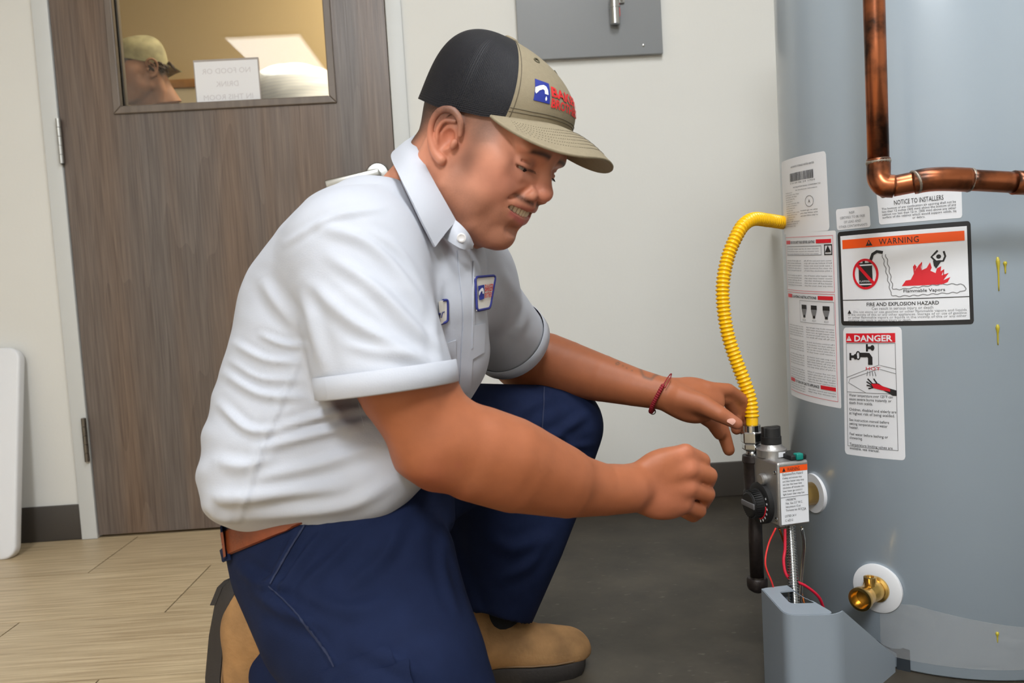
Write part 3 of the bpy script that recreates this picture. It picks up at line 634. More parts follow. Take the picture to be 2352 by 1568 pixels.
L.line(blk, [(ux(.30), vy(.21)), (ux(.46), vy(.21)), (ux(.49), vy(.23)), (ux(.49), vy(.285))], W*.075); L.line(blk, [(ux(.28)+W*.035*math.cos(a), vy(.215)+Hh*.03*math.sin(a)) for a in np.linspace(0, 6.283, 17)[:-1]], W*.02, closed=True)
for qx, qy in ((.12, .225), (.42, .155)):
    L.rect(blk, ux(qx), vy(qy-.028), ux(qx+.035), vy(qy+.028)); L.rect(blk, ux(qx+.035), vy(qy-.01), ux(qx+.09), vy(qy+.01)); L.poly(blk, [(ux(qx+.11)+W*.035*math.cos(a), vy(qy)+Hh*.022*math.sin(a)) for a in np.linspace(0, 6.283, 11)[:-1]])
L.text(red, 'HOT', ux(.53), vy(.325), Hh*.034, 'CENTER', fit=ux(.24))
for i in range(4): L.line(gry, [(ux(.44+.04*i), vy(.335)), (ux(.43+.05*i), vy(.37))], W*.012)
L.poly(blk, [(ux(.90), vy(.475)), (ux(.90), vy(.515)), (ux(.84), vy(.515)), (ux(.66), vy(.468)), (ux(.50), vy(.455)), (ux(.52), vy(.425)), (ux(.62), vy(.425)), (ux(.68), vy(.445))])
for a, b_ in (((.52, .43), (.44, .392)), ((.51, .44), (.42, .415)), ((.51, .45), (.42, .442)), ((.53, .458), (.45, .468)), ((.60, .43), (.54, .39))): L.line(blk, [(ux(a[0]), vy(a[1])), (ux(b_[0]), vy(b_[1]))], W*.022)
L.poly(red, [(ux(.50), vy(.43)), (ux(.60), vy(.428)), (ux(.80), vy(.466)), (ux(.80), vy(.486)), (ux(.60), vy(.468)), (ux(.54), vy(.462))], .0012)
y = .535
for blkx in (['Water temperature over 125°F can', 'cause severe burns instantly or', 'death from scalds.'], ['Children, disabled and elderly are', 'at highest risk of being scalded.'], ['See instruction manual before', 'setting temperature at water', 'heater.'], ['Feel water before bathing or', 'showering.'], ['Temperature limiting valves are', 'available, see manual.']):
    for t in blkx: L.text(blk, t, ux(.10), vy(y), Hh*.030, fit=ux(.76*len(t)/33)); y += .030
    y += .022
L.ink(red, 'red_print', M_redp); L.ink(wht, 'white_print', M_label); L.ink(blk, 'black_print', M_print); L.ink(gry, 'grey_print', M_print_grey)
# --- instruction sheet (wraps away round the left side)
c1, c2 = pc((1920, 529), (1933, 938)); wdt = .155/TR_
L = Label('lighting_instructions_label', [(c1[0]-wdt, c1[1]+.006), c1, c2, (c2[0]-wdt, c2[1]+.006)], M_label, 'tall white instruction label with red rules beside the yellow hose', rad=.003)
W, Hh = L.w, L.h; blk, red, pnk, gry = MB(), MB(), MB(), MB()
L.frame(pnk, ux(.02), vy(.025), ux(.965), vy(.345), W*.005); L.frame(pnk, ux(.02), vy(.355), ux(.965), vy(.965), W*.005)
for v0, t in ((.045, 'FOR YOUR SAFETY READ BEFORE LIGHTING'), (.368, 'LIGHTING INSTRUCTIONS'), (.885, 'TO TURN OFF GAS TO APPLIANCE')):
    L.rect(red, ux(.04), vy(v0), ux(.18), vy(v0+.022)); L.rect(red, ux(.72), vy(v0), ux(.94), vy(v0+.022)); L.text(blk, t, ux(.45), vy(v0+.02), Hh*.022, 'CENTER', fit=ux(.5), font_bold=.02)
L.frame(gry, ux(.06), vy(.08), ux(.80), vy(.135), W*.006); L.frame(blk, ux(.84), vy(.075), ux(.95), vy(.135), W*.012)
tri(L, blk, ux(.895), vy(.102), W*.04)
for k, (x, y0, nl, fw) in enumerate([(.08, .10, 3, .68), (.06, .17, 12, .38), (.50, .17, 12, .44), (.06, .56, 24, .38), (.50, .56, 24, .44), (.06, .92, 3, .38), (.5, .925, 2, .44)]):
    for i, l in enumerate(para(nl, k).split('\n')):
        if i % 6 == 5: continue
        L.text(gry, l if fw > .6 else l[:30], ux(x), vy(y0+.0145*i), Hh*.0115, fit=ux(fw))
for q in (.42, .60, .79):
    L.rect(blk, ux(q), vy(.425), ux(q+.10), vy(.45)); L.poly(gry, [(ux(q), vy(.45)), (ux(q+.10), vy(.45)), (ux(q+.075), vy(.485)), (ux(q+.025), vy(.485))]); L.rect(blk, ux(q+.03), vy(.485), ux(q+.07), vy(.50)); L.text(gry, 'PILOT', ux(q+.05), vy(.52), Hh*.013, 'CENTER')
L.frame(gry, ux(.38), vy(.40), ux(.95), vy(.53), W*.004)
L.ink(red, 'red_bars', M_redp); L.ink(pnk, 'red_rules', M_pink); L.ink(blk, 'black_print', M_print); L.ink(gry, 'grey_print', M_print_grey)
# --- rating plate label
c1, c2 = pc((1897, 346), (1906, 529))
L = Label('rating_label', [(c1[0]-wdt, c1[1]+.004), c1, c2, (c2[0]-wdt, c2[1]+.004)], M_label, 'white rating label with a barcode at the tank edge', rad=.006)
W, Hh = L.w, L.h; blk, gry = MB(), MB()
L.text(blk, 'AUTOMATIC STORAGE WATER HEATER', ux(.60), vy(.13), Hh*.035, 'CENTER', fit=ux(.46))
rnd = random.Random(3); x = .33
while x < .80:
    bw = rnd.choice((.004, .006, .010)); L.rect(blk, ux(x), vy(.20), ux(x+bw), vy(.31)); x += bw+rnd.choice((.005, .008))
L.text(gry, '5 0149 06 24 1709', ux(.33), vy(.345), Hh*.03, fit=ux(.5))
L.text(blk, 'INSTALLATION SHALL CONFORM TO', ux(.66), vy(.40), Hh*.025, 'CENTER', fit=ux(.5)); L.text(blk, 'the manufacturer instructions', ux(.66), vy(.44), Hh*.022, 'CENTER', fit=ux(.4))
for i in range(16): L.text(gry, para(1, 40+i)[:18], ux(.18), vy(.46+.03*i), Hh*.026, fit=ux(.20+.05*((i*7) % 4)))
L.line(gry, [(ux(.72)+W*.07*math.cos(a), vy(.60)+Hh*.07*math.sin(a)) for a in np.linspace(0, 6.283, 25)[:-1]], W*.006, closed=True); L.text(blk, 'A', ux(.72), vy(.62), Hh*.06, 'CENTER')
for i in range(3): L.text(blk, para(1, 70+i)[:24], ux(.70), vy(.72+.035*i), Hh*.024, 'CENTER', fit=ux(.30))
L.ink(blk, 'black_print', M_print); L.ink(gry, 'grey_print', M_print_grey)
# --- two small labels
L = Label('small_certificate_label', pc((1920, 481), (1997, 472), (2000, 521), (1923, 529)), M_label, 'small pale certificate label above the warning label', rad=.004)
W, Hh = L.w, L.h; gry = MB()
for i, t in enumerate(('NSF', 'CERTIFIED TO BE FREE', 'OF LEAD AND', 'OTHER CONTAMINANTS')): L.text(gry, t, ux(.5), vy(.28+.21*i), Hh*.16, 'CENTER', fit=ux([.16, .74, .5, .84][i]))
L.ink(gry, 'grey_print', M_print_grey)
L = Label('installer_notice_label', pc((2013, 440), (2208, 415), (2210, 500), (2020, 516)), M_label, 'white installer notice label partly behind the copper pipe', rad=.004)
W, Hh = L.w, L.h; blk = MB()
L.text(blk, 'NOTICE TO INSTALLERS', ux(.5), vy(.46), Hh*.19, 'CENTER', fit=ux(.58))
for i, t in enumerate(('The bottom of any combustion air opening shall not be', 'less than 12 inches (305 mm) above the bottom of any', 'cabinet nor less than 12 in. (305 mm) above any other', 'surface of the cabinet which would support solids, liq', 'or debris.')): L.text(blk, t, ux(.05 if i < 4 else .42), vy(.57+.085*i), Hh*.085, fit=ux(.88 if i < 4 else .15))
L.ink(blk, 'black_print', M_print)
# --- yellow drips on the jacket
M_drip = mat('yellow_paint_drip', (186, 170, 50), .35)
for pts in ([(2291, 590), (2293, 625), (2294, 668)], [(2308, 600), (2309, 628)], [(2291, 745), (2292, 792)], [(2290, 1450), (2291, 1475)]):
    mbd = MB(); P = [tank_pt(np.array(tank_hit(*p)[1]), tank_hit(*p)[2], .0006) for p in pts]; mbd.tube(spline(P, 8), [.0014, .003, .0022, .0014, .0012, .0012, .001, .0008], 8); mbd.build('paint_drip', M_drip, heater)
# --- gas control
hit, phv, zv = tank_hit(1870, 1132); dirn = -nrm([math.cos(phv), math.sin(phv), 0])
gx = dirn; gy = np.array([-gx[1], gx[0], 0.0]); gu = np.array([0, 0, 1.0])
gx = nrm([gx[0], gx[1], 0]); gy = nrm([gy[0], gy[1], 0])
G0 = at(1790, 1212, 1.325)                      # lower front left corner
GW, GD, GH = .056, .092, .104
GM = np.array([gx, gy, gu])
def gp(x, y, z): return G0+x*gx+y*gy+z*gu
gv = MB().box((0, 0, 0), (GW, GD, GH), GM, G0).build('gas_control', M_castal, heater, bevel=.004, sharp=40)
fr = lambda x, z, o=-.0006: gp(x, o, z)
MB().add([fr(.004, .004), fr(GW-.003, .004), fr(GW-.003, .090), fr(.004, .090)], [(0, 1, 2, 3)]).build('control_label', M_label, gv, smooth=False)
MB().add([fr(.004, .088, -.0009), fr(GW-.003, .088, -.0009), fr(GW-.003, .0975, -.0009), fr(.004, .0975, -.0009)], [(0, 1, 2, 3)]).build('orange_bar', M_orange, gv, smooth=False)
ck = MB()
def gtext(t, x, z, size, fit=None, align='LEFT'):
    V, F = text2d(t, 1.0, align); V = V*size
    if fit: V = V*[fit/(V[:, 0].max()-V[:, 0].min()), 1]
    ck.add([gp(x+a, -.0012, z+b) for a, b in V], F)
gtext('WARNING', .028, .0895, .0085, .022, 'CENTER'); ck.add([gp(.008, -.0012, .0895), gp(.014, -.0012, .0895), gp(.011, -.0012, .0960)], [(0, 1, 2)])
gtext('Explosion/Fire Hazard', .008, .083, .006, .036)
for i in range(6): gtext(para(1, 90+i)[:26], .008, .0775-.0052*i, .0045, .034+.004*(i % 2))
ck.add([gp(.004, -.0012, .0478), gp(GW-.003, -.0012, .0478), gp(GW-.003, -.0012, .0484), gp(.004, -.0012, .0484)], [(0, 1, 2, 3)])
for i, (t, fw) in enumerate((('190087K', .018), ('Nat. Gas 3.5" W.C.', .030), ('Inlet pressure 1/2 psi', .026), ('Thermostat max 160 F', .028))): gtext(t, .012, .042-.0056*i, .005, fw)
gtext('CSA', .040, .024, .006, .008); gtext('LISTED 24 V', .010, .016, .005, .02); gtext('C 6Z12', .010, .009, .005, .014)
tag(ck.build('black_print', M_print, gv, smooth=False), kind='stuff')
# knob on the left face
KN = gp(-.004, .046, .030); kd = -gx
kb = MB().lathe(KN+gx*.0, kd, [(-.004, .034), (.004, .034), (.006, .031), (.0065, .024), (.008, .0225), (.022, .0205), (.024, .018), (.0245, .001)], 40).build('thermostat_dial', M_black, gv, sharp=30)
rg = MB()
for i in range(36):
    a = 2*math.pi*i/36; e = math.cos(a)*gy+math.sin(a)*gu; tt = -math.sin(a)*gy+math.cos(a)*gu
    rg.add([KN+kd*h+e*r+tt*s for h in (.008, .021) for r in (.0215, .0235) for s in (-.0008, .0008)], [(0, 2, 3, 1), (4, 5, 7, 6), (0, 1, 5, 4), (2, 6, 7, 3), (0, 4, 6, 2), (1, 3, 7, 5)])
rg.build('knurling', M_black, kb, smooth=False)
MB().box((-.0255, -.02, -.005), (-.022, .02, .005), GM, KN).build('pointer', mat('worn_grey', (96, 94, 94), .6), kb, bevel=.002)
mk_ = MB(); mr_ = MB()
for i in range(7):
    a = math.radians(-75+17*i); e = -math.cos(a)*gy+math.sin(a)*gu; tt = math.sin(a)*gy+math.cos(a)*gu; c = KN+kd*.0063+e*.0285
    mk_.add([c+e*x*.0022+tt*y*.0016 for x, y in ((-1, -1), (1, -1), (1, 1), (-1, 1))], [(0, 1, 2, 3)])
arc = [KN+kd*.0064+(-math.cos(a)*gy+math.sin(a)*gu)*.0252 for a in np.radians(np.linspace(-80, 0, 14))]; mr_.tube(arc, .0010, 6)
mk_.build('dial_marks', M_label, kb, smooth=False); mr_.build('red_arc', M_redp, kb)
MB().lathe(gp(0, .040, .070), kd, [(-.02, .010), (.006, .010), (.008, .008), (.0085, .001)], 24).build('igniter_button', M_castal, gv, sharp=35)
for q in ((0, .007, .088), (0, .007, .012), (0, .085, .092)): MB().lathe(gp(*q), kd, [(-.003, .0035), (.001, .0035), (.002, .002)], 10).build('screw', M_chrome, gv, sharp=40)
TP = gp(.022, .052, GH)
MB().lathe(TP, (0, 0, 1), [(0, .024), (.012, .024), (.016, .018), (.021, .016)], 32).build('valve_turret', M_castal, gv, sharp=35)
kk = MB().lathe(TP+np.array([0, 0, .0205]), (0, 0, 1), [(0, .0165), (.012, .0165), (.0125, .0145), (.026, .0135), (.027, .012), (.0272, .001)], 28).build('gas_cock_knob', M_black, gv, sharp=30)
MB().box((-.0155, -.005, .031), (.0155, .005, .049), GM, TP).build('knob_grip', M_black, kk, bevel=.0015)
MB().box((-.002, -.0246, .002), (.010, -.0238, .010), GM, TP).build('on_sticker', M_label, gv, smooth=False)
MB().box((.028, .004, GH), (GW, .045, GH+.008), GM, G0).build('wire_connector', M_black, gv, bevel=.002)
MB().box((.036, .0, GH+.0005), (.048, .012, GH+.011), GM, G0).build('green_plug', mat('green_plastic', (0, 128, 116), .4), gv, bevel=.002)
# shank and collar to the tank
sh = hit-dirn*.06
MB().cyl(sh-dirn*.01, hit, .020).build('brass_shank', M_brass, gv)
MB().lathe(hit-dirn*.0035, dirn, [(0, .005), (0.0, .034), (.003, .0345), (.012, .0345)], 40).build('collar_disc', M_white_plastic, heater, sharp=40)
# --- corrugated conduit, wires
b0, b1 = at(1815, 1208, 1.36), at(1826, 1395, 1.30); Pth = np.linspace(b0, b1, 260); s = np.linspace(0, 30*2*math.pi, 260)
MB().tube(Pth, .0075+.0011*np.sin(s), 16).build('flexible_conduit', M_chrome, heater)
for nm, pts, r, m in (('red_wire', [(1782, 1212, 1.320), (1765, 1250, 1.320), (1758, 1295, 1.310), (1772, 1335, 1.310), (1783, 1362, 1.320), (1812, 1390, 1.330)], .0014, M_red), ('red_wire', [(1803, 1214, 1.340), (1803, 1260, 1.335), (1800, 1290, 1.330), (1810, 1325, 1.325), (1850, 1345, 1.325), (1880, 1370, 1.330), (1893, 1400, 1.340)], .0024, mat('crimson_wire', (200, 22, 52), .4)), ('pilot_tube', [(1842, 1212, 1.350), (1847, 1250, 1.360), (1843, 1300, 1.370), (1838, 1385, 1.370)], .0028, M_chrome), ('copper_tube', [(1790, 1213, 1.350), (1799, 1240, 1.360), (1815, 1290, 1.380), (1835, 1340, 1.390), (1848, 1388, 1.380)], .0017, mat('bare_copper_tube', (190, 110, 60), .3, metal=1.0))):
    MB().tube(spline([at(*p) for p in pts], 48), r, 10).build(nm, m, heater)
# --- burner cover
zt = .156
def fl(px, py, z): return on_floor(px, py, z)
A = fl(1750, 1352, zt); B = fl(1805, 1413, zt); Cq = fl(1922, 1411, zt); D_ = tank_pt(np.array(tank_hit(2060, 1500)[1]), zt, .012); E2 = fl(1868, 1384, zt); E3 = fl(1808, 1345, zt)
def rc(P, Q, R, r=.018, n=6):
    a = nrm(P-Q)*r+Q; b = nrm(R-Q)*r+Q; return [(1-t)**2*a+2*t*(1-t)*Q+t*t*b for t in np.linspace(0, 1, n)]
foot = [A]+rc(A, B, Cq)+rc(B, Cq, D_)
wallp = np.array(foot); cvm = MB()
cvm.grid(np.array([wallp*[1, 1, 0]+[0, 0, .0], wallp*[1, 1, 0]+[0, 0, .06], wallp]))
last = wallp[-1]; run = np.array([last*(1-t)+D_*t for t in np.linspace(0, 1, 8)]); zr = zt-(zt-tank_hit(2060, 1500)[2])*np.linspace(0, 1, 8)
bot = run*[1, 1, 0]; tp = run.copy(); tp[:, 2] = zr; cvm.grid(np.array([bot, tp]))
cvm.grid(np.array([[A*[1, 1, 0], E3*[1, 1, 0]], [A, E3]])[:, ::-1]); cvm.grid(np.array([[E2*[1, 1, 0], Cq*[1, 1, 0]], [E2, Cq]])) if False else None
cov = cvm.build('burner_cover', M_gplast, heater, thick=.002, sharp=50)
# its top, with an opening for the conduit
hc = (A+B+Cq+E2+E3)/5; outl = rc(E3, A, B, .006, 3)+rc(A, B, Cq)+rc(B, Cq, E2)+[E2, E3]
ol = np.array(outl); inn = hc+np.array([.006, .012, 0])+(ol-hc)*np.array([.55, .45, 1]); n = len(ol)
MB().add(np.vstack([ol, inn]), [(i, (i+1) % n, n+(i+1) % n, n+i) for i in range(n)]).build('cover_top', M_gplast, cov, thick=.002, sharp=50)
MB().prism(ol*[1, 1, 0]+[0, 0, zt-.05], (0, 0, .004)).build('inside_shade', M_black, cov, smooth=False)  # black sheet standing in for the shade inside the cover
# panel strip and flat dark patch for the shade of an opening, right of the cover
q = [tank_pt(np.array(tank_hit(*p)[1]), tank_hit(*p)[2], .001) for p in ((2000, 1464), (2090, 1492), (2092, 1545), (2060, 1548), (2060, 1500))]
MB().add(q, [tuple(range(5))]).build('slot_shade_patch', mat('slot_shade_patch', (40, 46, 52), .5), heater, smooth=False)
# --- drain valve
pD, phD, zD = tank_hit(2016, 1350); nD = nrm([math.cos(phD), math.sin(phD), 0])
MB().lathe(pD-nD*.002, nD, [(0, .040), (.0045, .040), (.0055, .0385), (.0056, .012)], 48).build('collar_disc', M_white_plastic, heater, sharp=40)
Dv = MB().lathe(pD+nD*.004, nD, [(0, .021), (.004, .021), (.006, .017), (.022, .016), (.030, .013), (.034, .0125), (.036, .0155), (.046, .0160), (.052, .0185), (.060, .0185), (.0605, .0145), (.045, .012), (.0445, .001)], 36).build('drain_valve', M_brass, heater, sharp=35)
MB().lathe(pD+nD*.026+np.array([0, 0, .010]), (0, 0, 1), [(0, .009), (.008, .0085), (.0085, .010), (.016, .010), (.0165, .006), (.014, .0055)], 20).build('valve_stem', M_brass, Dv, sharp=35)
# --- clear film taped round the base
def film_nodes(nt, b):
    b.inputs['Base Color'].default_value = (*s2l((205, 205, 205)), 1); b.inputs['Roughness'].default_value = .16; b.inputs['Alpha'].default_value = .26
    tc = nt.nodes.new('ShaderNodeTexCoord'); n = nt.nodes.new('ShaderNodeTexNoise'); n.inputs['Scale'].default_value = 14; n.inputs['Detail'].default_value = 3; n.inputs['Distortion'].default_value = 1.2; nt.links.new(tc.outputs['Object'], n.inputs['Vector'])
    bp = nt.nodes.new('ShaderNodeBump'); bp.inputs['Strength'].default_value = .5; bp.inputs['Distance'].default_value = .01; nt.links.new(n.outputs['Fac'], bp.inputs['Height']); nt.links.new(bp.outputs[0], b.inputs['Normal'])
M_film = ramp_mat('clear_film', film_nodes)
ph0, ph1 = tank_hit(2022, 1420)[1], tank_hit(2352, 1440)[1]+.45; top0, top1 = tank_hit(2060, 1375)[2], tank_hit(2352, 1440)[2]
gr = []
for i in range(13):
    u = i/12; ph = ph0+(ph1-ph0)*u; zt_ = top0+(top1-top0)*min(1, max(0, (ph-tank_hit(2060, 1375)[1])/(tank_hit(2352, 1440)[1]-tank_hit(2060, 1375)[1]))); zt_ -= .03*max(0, 1-u*9)
    gr.append([tank_pt(np.array(ph), z, .0016) for z in np.linspace(zt_, .02, 6)])
MB().grid(np.array(gr)).build('clear_film', M_film, heater)
pw = MB(); g = []
for i in range(14):
    p, ph, z = tank_hit(2072+i*24, 1549+i*5.5); g.append([tank_pt(np.array(ph), z-.03*k+.004*math.sin(i*1.7+k), .004+.006*math.sin(k*2.1+i)) for k in range(4)])
pw.grid(np.array(g)).build('crumpled_wrap', mat('white_wrap', (222, 222, 228), .25), heater)

# ================================================================== copper pipe
M_cop = ramp_mat('tarnished_copper', lambda nt, b: None)
def cop(nt, b):
    tc = nt.nodes.new('ShaderNodeTexCoord'); n = nt.nodes.new('ShaderNodeTexNoise'); n.inputs['Scale'].default_value = 26; n.inputs['Detail'].default_value = 6; nt.links.new(tc.outputs['Object'], n.inputs['Vector'])
    r = nt.nodes.new('ShaderNodeValToRGB'); r.color_ramp.elements[0].position = .36; r.color_ramp.elements[0].color = (*s2l((62, 44, 36)), 1); r.color_ramp.elements[1].position = .60; r.color_ramp.elements[1].color = (*s2l((164, 96, 62)), 1)
    nt.links.new(n.outputs['Fac'], r.inputs[0]); nt.links.new(r.outputs[0], b.inputs['Base Color']); b.inputs['Metallic'].default_value = .9; b.inputs['Roughness'].default_value = .30
cop(M_cop.node_tree, M_cop.node_tree.nodes['Principled BSDF'])
M_solder = mat('grey_solder', (150, 140, 128), .45, metal=.6, noise=(200, .3))
cp = empty('copper_pipe', at(2016, 425, 1.16), 'tarnished copper pipe bending in front of the water heater', 'pipe')
ZP = 1.155; r0 = .0143
up0 = at(2018, 385, ZP); vert = [up0+np.array([0, 0, h]) for h in np.linspace(0, .85, 6)]
MB().tube(vert, r0, 24).build('riser_pipe', M_cop, cp)
el = spline([up0+np.array([0, 0, .012]), up0, at(2019, 408, ZP), at(2031, 425, ZP-.004), at(2054, 428, ZP-.008)], 24); MB().tube(el, r0*1.10, 24).build('elbow', M_cop, cp)
MB().tube(spline([at(2050, 428, ZP-.007), at(2105, 417, ZP-.018)], 6), r0, 24).build('short_pipe', M_cop, cp)
MB().tube(spline([at(2098, 419, ZP-.017), at(2130, 413, ZP-.025), at(2170, 411, ZP-.030), at(2226, 413, ZP-.032)], 20), r0*1.13, 24).build('coupling', M_cop, cp)
MB().tube(spline([at(2222, 413, ZP-.032), at(2332, 419, ZP-.034)], 6), r0, 24).build('run_pipe', M_cop, cp)
MB().tube(spline([at(2328, 419, ZP-.034), at(2420, 422, ZP-.034)], 6), r0*1.12, 24).build('coupling', M_cop, cp)
MB().tube(spline([at(2415, 422, ZP-.034), at(4100, 480, ZP-.034)], 6), r0, 24).build('run_pipe', M_cop, cp)
for a, b_ in (((2017, 366), (2018, 378)), ((2030, 427), (2037, 428)), ((2099, 419), (2105, 417)), ((2224, 413), (2231, 414)), ((2325, 419), (2332, 419))):
    z = ZP-.03*max(0, min(1, (a[0]-2030)/100)); MB().tube([at(*a, z), at((a[0]+b_[0])/2, (a[1]+b_[1])/2, z), at(*b_, z)], [r0*1.08, r0*1.16, r0*1.1], 24).build('solder_joint', M_solder, cp)

# ================================================================== gas drip leg and yellow hose
ZG = 1.40
gl = empty('gas_drip_leg', at(1727, 1365, ZG), 'black iron gas pipe hanging capped beside the gas control', 'pipe')
pts = [at(1727, 1018, ZG), at(1727, 1345, ZG)]; base = pts[0]*[1, 1, 0]
def zz(py): return at(1727, py, ZG)[2]
gc = lambda py: np.r_[base[:2], zz(py)]
dn = np.array([0, 0, -1.0]); cx_off = at(1727, 1018, ZG)
MB().lathe(gc(1045), dn, [(0, .0165), (.010, .0175), (.014, .0150), (.040, .0155), (.058, .0150), (.062, .0172), (.068, .0172), (.069, .012)], 28).build('tee_fitting', M_iron, gl, sharp=35)
tdir = gx; MB().cyl(gc(1085), gc(1085)+tdir*.05, .0150).build('branch_nipple', M_iron, gl)
MB().lathe(gc(1128), dn, [(0, .0108), (.014, .0108)], 24).build('bare_thread', M_solder, gl)
MB().lathe(gc(1145), dn, [(0, .0115), (abs(zz(1332)-zz(1145)), .0115)], 24).build('pipe_nipple', M_iron, gl)
MB().lathe(gc(1318), dn, [(0, .0112), (.016, .0105)], 24).build('bare_thread', M_solder, gl)
MB().lathe(gc(1334), dn, [(0, .0155), (.003, .0172), (.014, .0172), (.020, .015), (.025, .008), (.0255, .001)], 28).build('pipe_cap', M_iron, gl, sharp=35)
hs = empty('gas_hose', at(1727, 1040, ZG), 'yellow corrugated flexible gas hose running behind the water heater', 'hose')
pth = [(1727, 985, ZG), (1727, 955, ZG), (1722, 915, ZG), (1707, 870, ZG), (1688, 820, ZG), (1671, 765, ZG), (1661, 700, ZG), (1661, 645, ZG), (1672, 590, ZG+.005), (1690, 545, ZG+.01), (1708, 516, ZG+.02), (1732, 503, ZG+.04), (1765, 506, ZG+.08), (1798, 511, ZG+.13), (1795, 512, ZG+.25), (1790, 513, ZG+.50), (1780, 514, ZG+.965)]
P = spline([at(*p) for p in pth], 1500); Ls = np.r_[0, np.cumsum(np.linalg.norm(np.diff(P, axis=0), axis=1))]
rad = .0108+.0014*np.sin(2*math.pi*Ls/.0068); rad[Ls < .018] = .0100; 
M_hose = ramp_mat('yellow_hose_coating', lambda nt, b: None)
_nt = M_hose.node_tree; _b = _nt.nodes['Principled BSDF']; _b.inputs['Roughness'].default_value = .28
_n = _nt.nodes.new('ShaderNodeTexNoise'); _n.inputs['Scale'].default_value = 9; _tc = _nt.nodes.new('ShaderNodeTexCoord'); _nt.links.new(_tc.outputs['Object'], _n.inputs['Vector'])
_r = _nt.nodes.new('ShaderNodeValToRGB'); _r.color_ramp.elements[0].position = .70; _r.color_ramp.elements[0].color = (*s2l((246, 190, 8)), 1); _r.color_ramp.elements[1].position = .73; _r.color_ramp.elements[1].color = (*s2l((236, 200, 110)), 1); _nt.links.new(_n.outputs['Fac'], _r.inputs[0]); _nt.links.new(_r.outputs[0], _b.inputs['Base Color'])
hb = MB().tube(P[::1], rad, 18).build('hose', M_hose, hs)
MB().lathe(gc(974), dn, [(0, .0135), (.0005, .0150), (.012, .0150)], 32).build('ferrule', M_chrome, hs, sharp=30)
MB().lathe(gc(988), dn, [(0, .0165), (.003, .0188), (.018, .0188), (.021, .0160)], 6).build('flare_nut', M_chrome, hs, smooth=False, bevel=.0015)
MB().lathe(gc(1015), dn, [(0, .0150), (.003, .0172), (.011, .0172), (.013, .0140)], 6).build('hex_adapter', M_chrome, hs, smooth=False, bevel=.0015)
MB().lathe(gc(1031), dn, [(0, .0105), (.014, .0112)], 24).build('male_thread', M_chrome, hs)
# ================================================================== the kneeling man
def A3(*l): return np.array([at(*p) for p in l])
SK = np.array(s2l((196, 132, 98))); SK2 = np.array(s2l((186, 112, 78)))
def toW(v): return cv(*v)
def head_frame(al, p, ro=0):
    al, p, ro = np.radians([al, p, ro]); F = np.array([math.cos(p)*math.cos(al), -math.sin(p), -math.cos(p)*math.sin(al)]); S = np.array([-math.sin(al), 0, -math.cos(al)]); U = np.cross(F, S)
    if U[1] < 0: U = -U
    return toW(F), toW(math.cos(ro)*S+math.sin(ro)*U), toW(math.cos(ro)*U-math.sin(ro)*S)
HF, HS, HU = head_frame(28, 32)
HO = at(1030, 330, 1.0)-HS*.076
HM = np.array([HS, HF, HU])                      # rows: local x (his right), y (forward), z (up)
def hl(P): return HO+np.asarray(P, float)/1000@HM   # millimetres in the head -> world
def to_head(V): return (V-HO)@HM.T*1000
